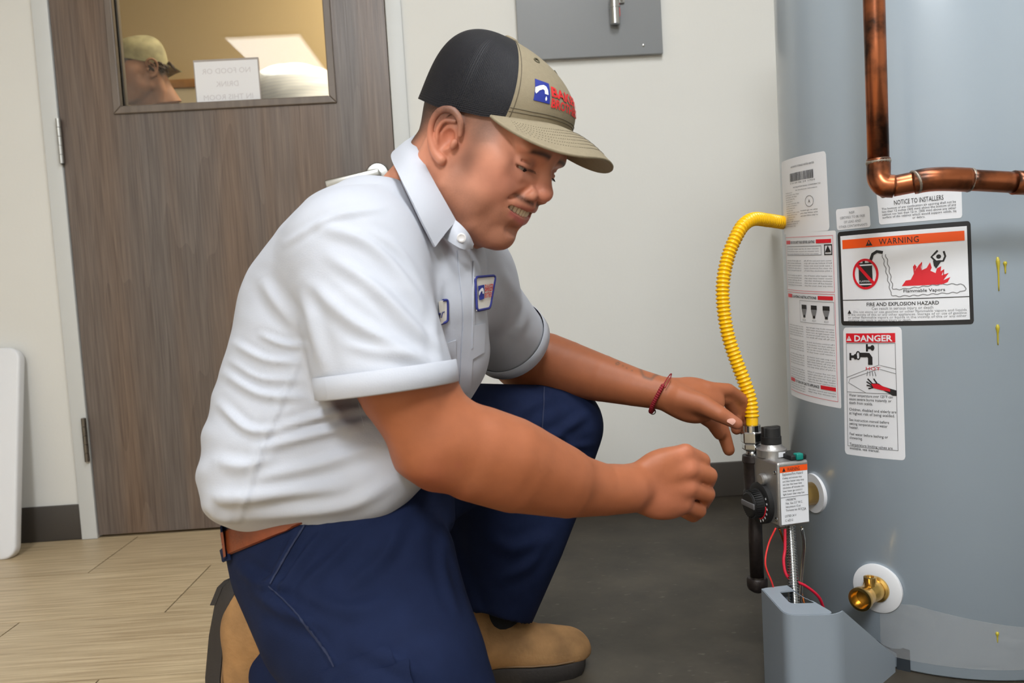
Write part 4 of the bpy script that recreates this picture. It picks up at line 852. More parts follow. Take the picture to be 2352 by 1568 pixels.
def head_sdf(h, smile=True):
    """head in its own millimetre frame"""
    f = Field((-105, -135, -215), (105, 135, 150), h)
    M = lambda a: np.array([[math.cos(a), -math.sin(a), 0], [math.sin(a), math.cos(a), 0], [0, 0, 1]])
    f.ell((0, -6, 48), (75, 99, 82)); f.ell((0, 8, 20), (70, 84, 60), k=14)
    f.ell((0, 34, -12), (62, 60, 62), k=18)                       # mid face
    f.ell((0, 48, -42), (48, 42, 44), k=18)
    for s in (1, -1):
        f.tube([(s*58, 2, -8), (s*57, 12, -46), (s*36, 52, -72), (s*12, 72, -80)], [14, 17, 17, 12], k=16)   # jaw
        f.ell((s*40, 58, -12), (24, 25, 22), k=14)                  # cheek raised by the smile
        f.ell((s*50, 40, -38), (18, 28, 28), k=14)
        f.ell((s*56, 44, 12), (12, 28, 18), k=20)                   # cheekbone
        f.ell((s*28, 79, 41), (27, 13, 9), k=10)                    # brow ridge
        f.ell((s*31, 100, 24), (17, 16, 11), k=10, op='s')          # eye socket
        f.ell((s*31.5, 76.0, 22), (16.5, 14.0, 13.5), k=5)          # lids over the eyeball
        f.tube([(s*22, 84, 10), (s*34, 82, 6.5), (s*46, 72, 10)], [4.5, 5.5, 4], k=7)   # lower lid bag
        f.tube([(s*18, 91, 19.5), (s*26, 93, 16.2), (s*36, 90, 15.0), (s*47, 78, 17.0)], [1.6, 3.5, 3.3, 1.5], k=1.0, op='s')
        f.tube([(s*18, 91, 26.5), (s*30, 92, 27.5), (s*44, 82, 25)], [1.2, 1.4, 1.2], k=3, op='s')
        pass   # narrowed eye opening
    f.ell((0, 72, 55), (50, 22, 26), k=16)                          # forehead
    f.ell((0, 80, -70), (20, 15, 15), k=12)                         # chin
    f.ell((0, 84, -74), (13, 10, 11), k=8)
    f.ell((0, 80, -22), (27, 20, 24), k=12)                         # muzzle
    # nose
    f.tube([(0, 88, 33), (0, 94, 24), (0, 100, 12), (0, 105, 3)], [8, 7.5, 9, 10.5], k=7)
    f.ell((0, 106.5, 0.5), (10.5, 10, 9.5), k=5)
    for s in (1, -1):
        f.ell((s*14.5, 95.5, -6.5), (8.0, 12, 9), k=4)
        f.ell((s*7, 104, -12.5), (3.6, 5, 3.2), k=1.5, op='s')
        f.tube(spline([(s*20, 96, -2), (s*28, 90, -14), (s*38, 78.5, -23), (s*43, 70, -32)], 12), [1.6, 1.8, 2, 2.1, 2.2, 2.2, 2.2, 2.1, 2, 1.8, 1.5, 1.2], k=7, op='s')      # smile crease
        pass
    # mouth
    if smile:
        f.tube([(-37, 73, -26), (-19, 93, -23.0), (0, 99.5, -21.5), (19, 93, -23.0), (37, 73, -26)], [2.2, 3.8, 4.2, 3.8, 2.2], k=4)
        f.tube([(-36, 73, -31.5), (-17, 89.5, -42.5), (0, 93.5, -45), (17, 89.5, -42.5), (36, 73, -31.5)], [2.2, 5.0, 6.0, 5.0, 2.2], k=4)
        f.tube([(-37, 76, -28.8), (-27, 87, -30.5), (-14, 97, -32.3), (0, 101, -33), (14, 97, -32.3), (27, 87, -30.5), (37, 76, -28.8)], [1.5, 4.2, 5.0, 5.2, 5.0, 4.2, 1.5], k=1.0, op='s')
        f.ell((0, 75, -32), (32, 18, 6.6), k=1.0, op='s')
        f.tube([(-10, 93, -58), (10, 93, -58)], [4.5, 4.5], k=7, op='s')
    # ears
    for s in (1, -1):
        c = np.array([s*77, -6, 8.0]); t = math.radians(20)*1
        f.ell((s*74, -7, 9), (9, 15, 28), k=5)
        out = [(s*80, 12, 16), (s*84, 6, 31), (s*87, -8, 37), (s*90, -21, 30), (s*90, -25, 14), (s*87, -20, -3), (s*83, -8, -16), (s*79, 3, -21)]
        f.tube(spline(out, 26), np.interp(np.linspace(0, 7, 26), range(8), [3.2, 4.0, 4.4, 4.4, 4.0, 3.8, 4.8, 6.5]), k=3)
        f.tube(spline([(s*82, -2, 27), (s*86, -13, 21), (s*86, -15, 6), (s*82, -7, -7)], 14), [2.8]*14, k=2.5)
        f.ell((s*85, -1, 6), (12, 9.5, 12), k=3, op='s')
        f.ell((s*84, -3, -3), (7, 6, 8), k=3, op='s')
        f.ell((s*80, 10, 3), (5, 4.5, 7), k=3)                      # tragus
    # neck
    f.tube([(0, -28, 0), (0, -38, -70), (0, -52, -120), (0, -70, -180)], [56, 59, 62, 66], k=22)
    f.tube([(0, 52, -66), (0, 22, -84), (0, -20, -110)], [22, 36, 52], k=20)     # under the chin
    for s in (1, -1): f.tube([(s*62, -22, -10), (s*56, -22, -70), (s*45, 0, -140)], [14, 16, 15], k=18)
    return f
f = head_sdf(1.25)
V, F = f.mesh(); V = laplace(V, F, 1, .4)
def sstep(a, b, x): t = np.clip((x-a)/(b-a), 0, 1); return t*t*(3-2*t)
def head_colours(V):
    x, y, z = V.T; ax = np.abs(x); n = len(V); rn = np.random.rand(n)
    c = np.tile(np.array(s2l((210, 143, 115))), (n, 1))
    def mix(col, wgt): 
        nonlocal c; wgt = np.clip(wgt, 0, 1)[:, None]; c = c*(1-wgt)+np.array(s2l(col))*wgt
    g = lambda cx, cy, cz, r: np.exp(-(((ax-cx)**2+(y-cy)**2+(z-cz)**2)/r**2))
    mix((206, 128, 112), .45*g(44, 70, -4, 26)); mix((205, 120, 100), .45*g(0, 112, 2, 18)); mix((196, 112, 84), .55*g(86, -8, 10, 34))
    # short hair and the faded side
    fade = sstep(2, 46, z+.55*(-y-10))*sstep(16, -12, y-.45*(z-10)); mix((58, 44, 38), .92*fade*(ax > 30)*(.8+.2*rn)); mix((128, 100, 84), .55*sstep(8, 30, z)*sstep(60, 40, y)*sstep(-20, 5, y)*(ax > 50)*(.7+.3*rn))
    mix((52, 38, 32), sstep(70, 88, z)); mix((54, 42, 36), .95*sstep(-40, -82, y)*sstep(-66, -22, z)*(.8+.2*rn))
    side = np.exp(-((y-30)/17)**2)*sstep(52, 60, ax)*sstep(-58, -10, z)*sstep(60, 42, z); mix((92, 68, 58), .62*side)
    beard = sstep(-24, -46, z)*sstep(6, 40, y)*sstep(-112, -84, z); mix((120, 80, 60), .42*beard*(.75+.25*rn))
    must = np.exp(-((z+17.0-.06*ax)/4.0)**2)*sstep(84, 92, y+.35*ax)*sstep(36, 26, ax)*sstep(0, 6, ax); mix((58, 40, 34), .85*must*(.8+.2*rn))
    brow = np.exp(-((z-(40+3*np.sin(ax/14)))/4.0)**2)*sstep(8, 14, ax)*sstep(52, 44, ax)*sstep(60, 70, y); mix((38, 27, 24), .9*brow)
    lashes = np.exp(-((z-(19.0-.10*np.clip(ax-18, 0, 18)+.10*np.maximum(ax-36, 0)))/1.9)**2)*sstep(17, 21, ax)*sstep(51, 46, ax)*sstep(72, 78, y); mix((60, 40, 34), .6*lashes)
    lidc = np.exp(-((z-27)/5)**2)*np.exp(-((ax-32)/13)**2)*sstep(72, 80, y); mix((150, 92, 72), .45*lidc)
    bag = np.exp(-((z-4)/4)**2)*np.exp(-((ax-32)/14)**2)*sstep(68, 76, y); mix((150, 92, 72), .25*bag)
    up = np.exp(-((z-(-24.0-.12*ax))/3.6)**2)*sstep(31, 26, ax)*sstep(82, 88, y+.30*ax); mix((158, 84, 74), .75*up)
    low = np.exp(-((z-(-43.5+.26*ax))/4.8)**2)*sstep(30, 25, ax)*sstep(83, 89, y+.25*ax); mix((178, 92, 90), .8*low)
    inside = (y < 92) & (y > 60) & (ax < 31) & (z < -26) & (z > -41) & (y+.02*ax**2 < 93); mix((70, 26, 24), .9*inside*(y < 90-.012*ax**2))
    return c
hc_ = head_colours(V)
Vh = hl(V)
# arms, hands and the trunk inside the shirt, one field
def tube_px(f, pts, k=.012): f.tube(A3(*[p[:3] for p in pts]), [p[3] for p in pts], k)
lo = np.array([-.45, .72, .15]); hi = np.array([.50, 1.60, .86])
fb = Field(lo, hi, .0026)
tube_px(fb, [(815, 575, .955, .060), (880, 760, .925, .060), (937, 885, .91, .0545), (1000, 1012, .915, .0440)], .02)
tube_px(fb, [(1002, 1020, .915, .0430), (1092, 1046, .935, .0515), (1180, 1076, .955, .0500), (1300, 1112, .985, .0395), (1385, 1124, 1.012, .0315), (1440, 1122, 1.03, .0300)], .02)
tube_px(fb, [(972, 1045, .93, .030), (992, 1082, .93, .0180)], .02)
tube_px(fb, [(1060, 1000, .915, .03), (1180, 1040, .93, .034), (1290, 1090, .965, .026)], .03)
# right hand: a loose fist
def hm(a, b): return nrm(np.asarray(b)-np.asarray(a))
def slab(f, p, q, hw, ht, nrmv, k):
    p, q = at(*p), at(*q); e1 = hm(p, q); n_ = nrm(nrmv-e1*(nrmv@e1)); e2 = np.cross(n_, e1)
    f.ell((p+q)/2, (np.linalg.norm(q-p)/2, hw, ht), np.array([e1, e2, n_]), k)
TOC = -CF
slab(fb, (1440, 1118, 1.035), (1600, 1106, 1.065), .0385, .019, TOC, .016)
slab(fb, (1465, 1150, 1.04), (1580, 1160, 1.075), .020, .018, TOC, .014)
slab(fb, (1475, 1075, 1.04), (1585, 1050, 1.062), .018, .016, TOC, .014)
RH = [[(1520, 1062, 1.045), (1574, 1040, 1.052), (1612, 1058, 1.068), (1608, 1084, 1.095), (1580, 1090, 1.105)],
      [(1525, 1092, 1.045), (1584, 1077, 1.048), (1628, 1092, 1.066), (1618, 1118, 1.095), (1588, 1118, 1.105)],
      [(1525, 1122, 1.048), (1582, 1118, 1.052), (1624, 1134, 1.070), (1612, 1156, 1.098), (1582, 1150, 1.108)],
      [(1520, 1148, 1.055), (1570, 1156, 1.060), (1606, 1172, 1.078), (1592, 1184, 1.102), (1566, 1174, 1.110)]]
for i, fg in enumerate(RH):
    r = [.0108, .0112, .0106, .0094][i]; fb.tube(A3(*fg[:2]), [r*.95, r*1.10], .008); fb.tube(A3(*fg[1:]), [r*1.06, r*1.02, r*.95, r*.8], .002)
fb.tube(A3((1470, 1085, 1.06), (1530, 1062, 1.085), (1590, 1070, 1.105)), [.015, .013, .010], .008)     # thumb on the far side
# left arm and hand
tube_px(fb, [(1068, 642, 1.245, .052), (1128, 735, 1.355, .054), (1200, 824, 1.465, .050)], .02)
tube_px(fb, [(1200, 824, 1.465, .0500), (1255, 832, 1.445, .0510), (1300, 846, 1.43, .0480), (1380, 868, 1.40, .0395), (1455, 888, 1.375, .0318), (1530, 905, 1.355, .0262)], .02)
slab(fb, (1520, 905, 1.355), (1665, 925, 1.36), .036, .019, nrm(TOC+.35*CU), .016)
slab(fb, (1530, 915, 1.345), (1640, 945, 1.34), .026, .022, TOC, .016)
LH_thumb = [(1562, 915, 1.335, .0190), (1612, 928, 1.318, .0165), (1652, 950, 1.305, .0132), (1693, 973, 1.305, .0092)]
fb.tube(A3(*[p[:3] for p in LH_thumb]), [p[3] for p in LH_thumb], .008)
for fg, r in (([(1625, 893, 1.362), (1672, 896, 1.375), (1704, 918, 1.398), (1714, 962, 1.418), (1722, 990, 1.420)], .0110),
              ([(1628, 910, 1.368), (1672, 915, 1.385), (1690, 945, 1.405), (1692, 985, 1.415)], .0112),
              ([(1620, 935, 1.368), (1652, 965, 1.385), (1664, 1002, 1.395), (1674, 1033, 1.392)], .0112),
              ([(1600, 948, 1.365), (1636, 972, 1.375), (1652, 996, 1.385)], .0100)):
    fb.tube(A3(*fg), [r*1.1, r*1.06, r, r*.88, r*.8][:len(fg)], .004)
# trunk core
LAT = toW((.42, 0, .906))
fb.loft(A3((740, 1120, 1.10), (790, 880, 1.10), (860, 660, 1.10), (950, 520, 1.10)), LAT, [.10, .11, .10, .06], [.13, .14, .15, .08], .03)
fb.tube(A3((900, 600, 1.08), (815, 575, .955)), [.07, .055], .03); fb.tube(A3((940, 600, 1.12), (1068, 642, 1.245)), [.06, .050], .03)
fb.tube(A3((950, 540, 1.10), (985, 455, 1.095)), [.058, .055], .03)
Vb, Fb = fb.mesh(); Vb = laplace(Vb, Fb, 1, .5)
def arm_colours(V):
    pr = proj(V); n = len(V); c = np.tile(np.array(s2l((161, 95, 62))), (n, 1)); 
    def mix(col, wgt):
        nonlocal c; wgt = np.clip(wgt, 0, 1)[:, None]; c = c*(1-wgt)+np.array(s2l(col))*wgt
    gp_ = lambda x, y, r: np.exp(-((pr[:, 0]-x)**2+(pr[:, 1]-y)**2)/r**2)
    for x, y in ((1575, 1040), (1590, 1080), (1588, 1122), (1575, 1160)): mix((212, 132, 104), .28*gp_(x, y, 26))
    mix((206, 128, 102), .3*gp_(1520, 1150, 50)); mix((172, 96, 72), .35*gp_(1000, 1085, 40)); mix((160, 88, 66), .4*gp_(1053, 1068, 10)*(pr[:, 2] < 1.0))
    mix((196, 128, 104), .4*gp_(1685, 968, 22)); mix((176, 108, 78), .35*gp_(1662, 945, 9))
    # tattoo on the far forearm: an outline, a ring and three dots
    far = pr[:, 2] > 1.2
    def ink(pts, wdt, a):
        d = np.full(n, 1e9); P = np.array(pts, float)
        for i in range(len(P)-1): d = np.minimum(d, segdist(pr[:, :2], P[i], P[i+1])[0])
        mix((92, 72, 58), a*np.exp(-(d/wdt)**2)*far)
    ink([(1520, 857), (1500, 843), (1470, 843), (1474, 858), (1484, 866), (1505, 868)] if False else [(1470, 842), (1474, 856), (1480, 866), (1496, 871), (1504, 862), (1516, 858)], 3.2, .75)
    ink([(1470, 842), (1488, 842), (1505, 848), (1518, 856)], 2.0, .5)
    ink([(1416, 833), (1420, 831), (1422, 835), (1418, 838), (1415, 835)], 1.5, .8)
    for p in ((1430, 840), (1440, 845), (1451, 851)): ink([p, (p[0]+.1, p[1])], 2.0, .8)
    return c
man = empty('person', on_floor(900, 1900)*[1, 1, 0] if False else np.r_[at(800, 1300, 1.1)[:2], 0], 'kneeling person in a white work shirt, navy trousers and trucker cap', 'person')
M_skin = attr_mat('skin', .5, spec=.35, bump=(420, .10), mottle=.05)
nv = len(Vh)
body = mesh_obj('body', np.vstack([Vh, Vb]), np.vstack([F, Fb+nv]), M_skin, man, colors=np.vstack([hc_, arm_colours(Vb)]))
# eyes and teeth
M_eye = mat('eye', (150, 138, 130), .15); M_iris = mat('iris', (38, 24, 18), .1); M_teeth = mat('teeth', (222, 204, 176), .25)
for s in (1, -1):
    e = MB(); c = hl((s*31.5, 75.5, 20.0)); e.lathe(c-HU*.0125, HU, [(.0125*(1-math.cos(a)), .0125*math.sin(a)+1e-5) for a in np.linspace(0, math.pi, 16)], 24, cap=False); eo = e.build('eye', M_eye, man)
    gd = nrm(HF*.97-HU*.24); MB().lathe(c+gd*.0112, gd, [(0, .0066), (.0013, .0052), (.0018, .0005)], 20, cap=False).build('iris', M_iris, eo)
for i in range(-6, 7):
    a = i*4.9; wt = 4.6
    x = (i+.5)*5.0; yy = 95.6-.0185*x*x; t = MB(); ang = math.atan(-.035*x)
    ca, sa = math.cos(ang), math.sin(ang)
    hgt = 11.0-abs(i)*.55
    V_ = [(x+u*2.2*ca-v*2.0*sa*0, yy+u*2.2*sa+v*1.8, zz_) for zz_ in (-26, -26-hgt*.8, -26-hgt) for (u, v) in ((-1, .55), (0, 1), (1, .55), (1, -1), (-1, -1))]
    V_ = [(p[0]*(1 if k < 10 else 1), p[1]-(.8 if k >= 10 else 0), p[2]) for k, p in enumerate(V_)]
    t.add(hl(V_), [(k*5+j, k*5+(j+1) % 5, (k+1)*5+(j+1) % 5, (k+1)*5+j) for k in range(2) for j in range(5)]+[(14, 13, 12, 11, 10), (0, 1, 2, 3, 4)])
    t.build('tooth', M_teeth, man, bevel=.0007)
# upper lashes
M_lash = mat('dark_hair', (26, 19, 17), .6)
for s in (1, -1):
    lm = MB()
    for i in range(14):
        u = i/13; b0 = np.array([s*(20+27*u), 91.0-.013*(27*u)**1.9, 20.0-2.5*u+2.0*u*u+.8*math.sin(math.pi*u)]); tip = b0+np.array([s*(1.5*(u-.3)), 3.6+1.0*math.sin(math.pi*u), -2.6])
        lm.tube(hl([b0, (b0+tip)/2+np.array([0, .8, -.6]), tip]), [.00022, .0002, .00008], 4)
    tag(lm.build('eyelashes', M_lash, man), kind='stuff')
# nail on the left thumb
nl = MB(); c = at(1681, 964, 1.2935); a1 = nrm(at(1693, 973, 1.30)-at(1660, 953, 1.30)); n1 = nrm(TOC*.9+CU*.35); n1 = nrm(n1-a1*(n1@a1)); a2 = np.cross(n1, a1)
nl.grid([[c+a1*u*.0068+a2*v*.0062+n1*(-.0018*v*v-.0010*u*u) for u in np.linspace(-1, 1, 7)*math.sqrt(max(0, 1-.5*v*v))] for v in np.linspace(-1, 1, 7)])
nl.build('thumbnail', mat('nail', (222, 168, 150), .25), man)
# bracelet on the left wrist
M_cord = mat('red_cord', (142, 20, 34), .6, bump=(900, .5))
wc = at(1524, 903, 1.357); ax_ = nrm(at(1560, 912, 1.352)-at(1480, 895, 1.37)); e2_ = nrm(CU-ax_*(CU@ax_)+0*CF); e1_ = np.cross(ax_, e2_)
if e1_@CF > 0: e1_ = -e1_
br = MB()
ringp = lambda a, r=.0300, sh=0: wc+ax_*(.010*math.sin(a)+sh-.004)+r*(math.cos(a)*e1_*1.02+math.sin(a)*e2_*1.12)
p_ = [ringp(a) for a in np.linspace(math.radians(-115), math.radians(28), 90)]
s_ = np.linspace(0, 24*2*math.pi, 90); br.tube(p_, .0032+.0006*np.sin(s_), 8)
bo = br.build('braided_bracelet', M_cord, man)
th_ = MB(); th_.tube([ringp(a, .0302) for a in np.linspace(math.radians(28), math.radians(245), 40)], .0009, 6); th_.tube(spline([ringp(math.radians(70), .031), ringp(math.radians(60), .033, .004), ringp(math.radians(38), .034, .006), ringp(math.radians(18), .034, .006)], 16), .0008, 6); th_.build('loose_thread', M_cord, bo)
rg_ = MB(); rc_ = ringp(math.radians(-112), .033); ra_ = [rc_+.0045*(math.cos(a)*nrm(e2_-.2*e1_)+math.sin(a)*ax_) for a in np.linspace(0, 2*math.pi, 24)]; rg_.tube(ra_, .001, 6); rg_.build('metal_ring', M_steel_dark, bo)
# ------------------------------------------------------------------ shirt
M_shirt = mat('white_twill_shirt', (187, 190, 199), .75, bump=(700, .12))
M_pants = mat('navy_twill', (24, 33, 60), .85, spec=.12, noise=(30, .10), bump=(800, .2))
fs = Field((-.46, .72, .30), (.22, 1.62, .94), .0035)
fs.loft(A3((760, 1152, 1.080), (756, 1050, 1.095), (806, 900, 1.10), (866, 730, 1.10), (908, 600, 1.10), (945, 525, 1.10)), LAT, [.106, .124, .138, .128, .104, .085], [.190, .188, .185, .185, .172, .105], .0)
# sleeves
def sleeve(p0, p1, p2, r0, r1, r2, kk, hd=None):
    P = A3(p0, p1, p2); g = fs.like()
    ax = nrm(P[2]-P[1]); g.tube(np.vstack([P, P[2]+ax*.10]), [r0, r1, r2, r2*1.02], .0)
    axs = ax; ax = ax if hd is None else nrm(at(*hd)-P[2])
    g.plane(P[2], ax, fs.lo, fs.lo+fs.h*fs.n)
    fs.D[:] = smin(fs.D, g.D, kk)
    fs.tube([P[2]-axs*.06, P[2]+axs*.05], [r2*.86, r2-.0040], .002, 's')
    return P, ax
PS, axn = sleeve((818, 604, .965), (850, 742, .925), (891, 896, .905), .077,   .0750, .0755, .016, (911, 1046, .905))
PF, axf = sleeve((1062, 632, 1.235), (1108, 705, 1.31), (1176, 788, 1.40), .070, .066, .0645, .035)
fs.tube(A3((925, 545, 1.10), (860, 545, 1.03), (815, 595, .965)), [.068, .066, .066], .05)
fs.tube(A3((960, 580, 1.12), (1025, 615, 1.20), (1065, 640, 1.245)), [.065, .062, .062], .05)
fs.tube(A3((790, 600, 1.03), (705, 690, 1.07)), [.066, .073], .05)
fs.tube(A3((900, 620, 1.06), (1000, 700, 1.05), (1028, 810, 1.07)), [.06, .053, .045], .06)        # chest
fs.tube(A3((640, 1112, 1.0), (760, 1116, .985), (850, 1096, .98), (905, 1052, .985)), [.045, .047, .047, .046], .05)
fs.tube(A3((985, 470, 1.095), (1020, 400, 1.085)), [.062, .058], .006, 's')
Vs, Fs = fs.mesh(); Vs = laplace(Vs, Fs, 2, .5)
Vs = folds(Vs, Fs, [
    ([(740, 520), (850, 560), (945, 660), (1005, 750)], .005, 13), ([(760, 590), (860, 660), (950, 750), (1020, 810)], .0055, 14), ([(700, 640), (800, 730), (900, 790), (1010, 845)], .0045, 15),
    ([(830, 520), (910, 570), (970, 650), (1000, 700)], .004, 10), ([(800, 790), (880, 810), (960, 820)], .003, 12),
    ([(690, 660), (720, 760), (745, 850)], .004, 14),
    ([(540, 790), (610, 825), (690, 832)], .0035, 8), ([(600, 770), (650, 790), (700, 795)], .004, 7), ([(518, 860), (600, 905), (700, 912)], .004, 9), ([(530, 830), (600, 868), (690, 872)], .0025, 7), ([(505, 930), (570, 985), (640, 990)], .0045, 9),
    ([(640, 985), (740, 955), (850, 935)], .005, 9), ([(580, 1035), (690, 1005), (860, 965)], .005, 11), ([(560, 1105), (700, 1075), (880, 1020)], .004, 14), ([(500, 1060), (560, 1070), (620, 1050)], .005, 14),
    ([(480, 1140), (560, 1145), (660, 1130), (780, 1120)], .005, 16), ([(500, 1190), (640, 1180), (800, 1160), (900, 1110)], .004, 14), ([(470, 1160), (500, 1185), (540, 1195)], .004, 9),
    ([(700, 800), (655, 900), (612, 1000), (580, 1090), (548, 1195)], .0030, 6), ([(655, 560), (760, 500), (880, 478)], .0025, 7),
    ([(600, 640), (640, 700), (690, 760)], .004, 14), ([(1150, 610), (1180, 690), (1150, 760)], .004, 10), ([(1180, 640), (1205, 720), (1190, 770)], .004, 10), ([(1010, 640), (1000, 760), (1020, 860)], .003, 10)])
shirt = mesh_obj('shirt', Vs, Fs, M_shirt, man)
SB = BVHTree.FromPolygons(Vs.tolist(), Fs.tolist())
ZMIN = .0
PLANE = None
def onshirt(px, py, off=.0):
    if PLANE is not None:
        d_ = at(px, py, 1.0)-CC; t_ = ((PLANE[0]-CC)@PLANE[1])/(d_@PLANE[1]); return CC+d_*t_+PLANE[1]*off
    d = Vector(nrm(at(px, py, 1.0)-CC)); h = SB.ray_cast(Vector(at(px, py, ZMIN)), d)
    if h[0] is None: return at(px, py, 1.1)
    return np.array(h[0])+np.array(h[1])*off
def strip(pts, wd, off, name, m, parent, n=40, thick=None):
    P = spline(np.array(pts, float), n); T = np.gradient(P, axis=0); T /= np.linalg.norm(T, axis=1)[:, None]; Nn = np.c_[-T[:, 1], T[:, 0]]*wd/2
    return MB().grid([[onshirt(*(p+q*s), off) for s in (-1, 0, 1)] for p, q in zip(P, Nn)]).build(name, m, parent, thick=thick)
# hems
def hem(P, ax, r, name):
    e1 = nrm(np.cross(ax, [0, 0, 1.0])); e2 = np.cross(ax, e1); g = []
    for a in np.linspace(0, 2*math.pi, 49):
        d = math.cos(a)*e1+math.sin(a)*e2; g.append([P-ax*.024+d*(r+.0016), P-ax*.0235+d*(r+.0028), P-ax*.001+d*(r+.0030), P+ax*.0004+d*(r+.0012), P+ax*.0004+d*(r-.002)])
    return MB().grid(g).build(name, M_shirt, shirt)
hem(PS[2], axn, .0752, 'sleeve_hem'); hem(PF[2], axf, .0658, 'sleeve_hem')
# collar: a folded leaf round the neck, both halves
def leaf(top, bot, name):
    T, B = spline(A3(*top), 24), spline(A3(*bot), 24); g = []
    for t, b in zip(T, B):
        mid = (t+b)/2; g.append([t, t*.75+b*.25+TOC*.004, mid+TOC*.005, t*.25+b*.75+TOC*.003, b])
    return MB().grid(g).build(name, M_shirt, shirt, thick=.003)
leaf([(1012, 300, 1.19), (975, 306, 1.14), (952, 316, 1.09), (962, 350, 1.035), (990, 408, 1.005), (1018, 458, .995), (1046, 508, 1.0)],
     [(985, 335, 1.21), (930, 338, 1.15), (900, 356, 1.085), (916, 402, .990), (943, 457, .958), (970, 513, .950), (998, 567, .960)], 'collar_leaf')
leaf([(1044, 505, 1.0), (1060, 520, .995), (1076, 540, 1.0), (1086, 562, 1.015)], [(1020, 545, .992), (1040, 560, .985), (1062, 572, .985), (1084, 570, 1.01)], 'collar_leaf')
MB().lathe(at(1060, 546, .981), TOC, [(0, .0055), (.0012, .0055), (.0016, .004), (.001, .003), (.001, .0005)], 20).build('button', mat('pearl_button', (214, 210, 208), .3), shirt, sharp=40)
neckband = MB(); gb = []
for a in np.linspace(0, 2*math.pi, 40):
    c0 = hl((64*math.cos(a), -42+66*math.sin(a), -108+14*math.sin(a))); c1 = hl((70*math.cos(a), -46+72*math.sin(a), -142+22*math.sin(a))); gb.append([c0, c1])
neckband.grid(gb).build('collar_band', M_shirt, shirt, thick=.002)
ZMIN = .985
strip([(1062, 575), (1068, 640), (1075, 720), (1072, 800), (1066, 900)], 26, .0012, 'placket', M_shirt, shirt, thick=.0012)
strip([(1086, 600), (1084, 690), (1082, 800)], 2.5, .002, 'placket_edge', M_shirt, shirt, thick=.0012)
# patches
M_patch = mat('patch_cloth', (224, 218, 208), .8, bump=(900, .2)); M_blue = mat('navy_thread', (40, 46, 120), .7); M_logoblue = mat('blue_thread', (20, 40, 140), .6); M_logored = mat('red_thread', (205, 32, 34), .6); M_logowhite = mat('white_thread', (235, 235, 240), .6)
def quadmap(q):
    q = np.array(q, float); return lambda u, v: (1-u)*(1-v)*q[0]+u*(1-v)*q[1]+u*v*q[2]+(1-u)*v*q[3]
def patch(q, name, m, off, parent, n=10):
    f_ = quadmap(q); return MB().grid([[onshirt(*f_(u, v), off) for u in np.linspace(0, 1, n)] for v in np.linspace(0, 1, n)]).build(name, m, parent, thick=.0008)
def patch_border(q, wd, name, m, off, parent):
    f_ = quadmap(q); r = .12; out = []
    for cx, cy, a0 in ((r, r, 180), (1-r, r, 270), (1-r, 1-r, 0), (r, 1-r, 90)):
        for i in range(6): a = math.radians(a0+18*i); out.append(f_(cx+r*math.cos(a), cy+r*math.sin(a)))
    out.append(out[0]); P = np.array(out); mb = MB(); mb.tube([onshirt(*p, off) for p in P], wd, 8, cap=False); return mb.build(name, m, parent)
def patch_text(q, items, name, m, off, parent):
    f_ = quadmap(q); mb = MB()
    for (t, x, y, w_, h_, kw) in items:
        V_, Fc = text2d(t, 1.0, 'LEFT', **kw); V_ = (V_-V_.min(0))/(V_.max(0)-V_.min(0)); mb.add([onshirt(*f_(x+a*w_, y-b*h_), off) for a, b in V_], Fc)
    return mb.build(name, m, parent, smooth=False)
def patch_poly(q, pl, name, m, off, parent):
    f_ = quadmap(q); return MB().add([onshirt(*f_(*p), off) for p in pl], [tuple(range(len(pl)))]).build(name, m, parent, smooth=False)
Q1 = [(1088, 637), (1135, 633), (1122, 708), (1092, 714)]
_a, _b, _c = onshirt(1092, 650), onshirt(1094, 700), onshirt(1108, 672); _n = nrm(np.cross(_c-_a, _b-_a)); _n = _n if _n@TOC > 0 else -_n; PLANE = (_a+_n*.001, _n)
p1 = patch(Q1, 'company_patch', M_patch, .0016, shirt); patch_border(Q1, .0016, 'patch_border', M_blue, .0022, p1)
patch_poly(Q1, [(.08, .27), (.42, .25), (.44, .68), (.14, .70)], 'logo_square', M_logoblue, .0034, p1)
FAUCET = [(0, .62), (0, .42), (.30, .26), (.55, .18), (.74, .22), (.84, .38), (.86, .60), (.62, .60), (.60, .44), (.50, .40), (.28, .50), (.08, .70)]
patch_poly(Q1, [(.08+.34*x, .26+.43*y) for x, y in FAUCET], 'logo_faucet', M_logowhite, .0042, p1)
patch_text(Q1, [('BAKER', .45, .47, .47, .22, dict(font_bold=.02)), ('BROTHERS', .46, .66, .44, .16, dict(font_bold=.02))], 'logo_lettering', M_logored, .0038, p1)
PLANE = None; ZMIN = .955
Q2 = [(930, 716), (1026, 686), (1027, 738), (945, 762)]
p2 = patch(Q2, 'name_patch', M_patch, .0016, shirt); patch_border(Q2, .0016, 'patch_border', M_blue, .0022, p2)
patch_text(Q2, [('ller', .55, .74, .34, .40, dict(shear=.4, font_bold=.01))], 'name_lettering', M_blue, .0034, p2)
# pockets
for q, nm in (([(1083, 748), (1113, 742), (1110, 808), (1075, 830)], 'chest_pocket'), ([(1010, 792), (1046, 780), (1046, 850), (1030, 860)], 'chest_pocket')): patch(q, nm, M_shirt, .0014, shirt)
ZMIN = .93
tail = patch([(822, 925), (875, 915), (882, 985), (834, 978)], 'chest_pocket', M_shirt, .0014, shirt)

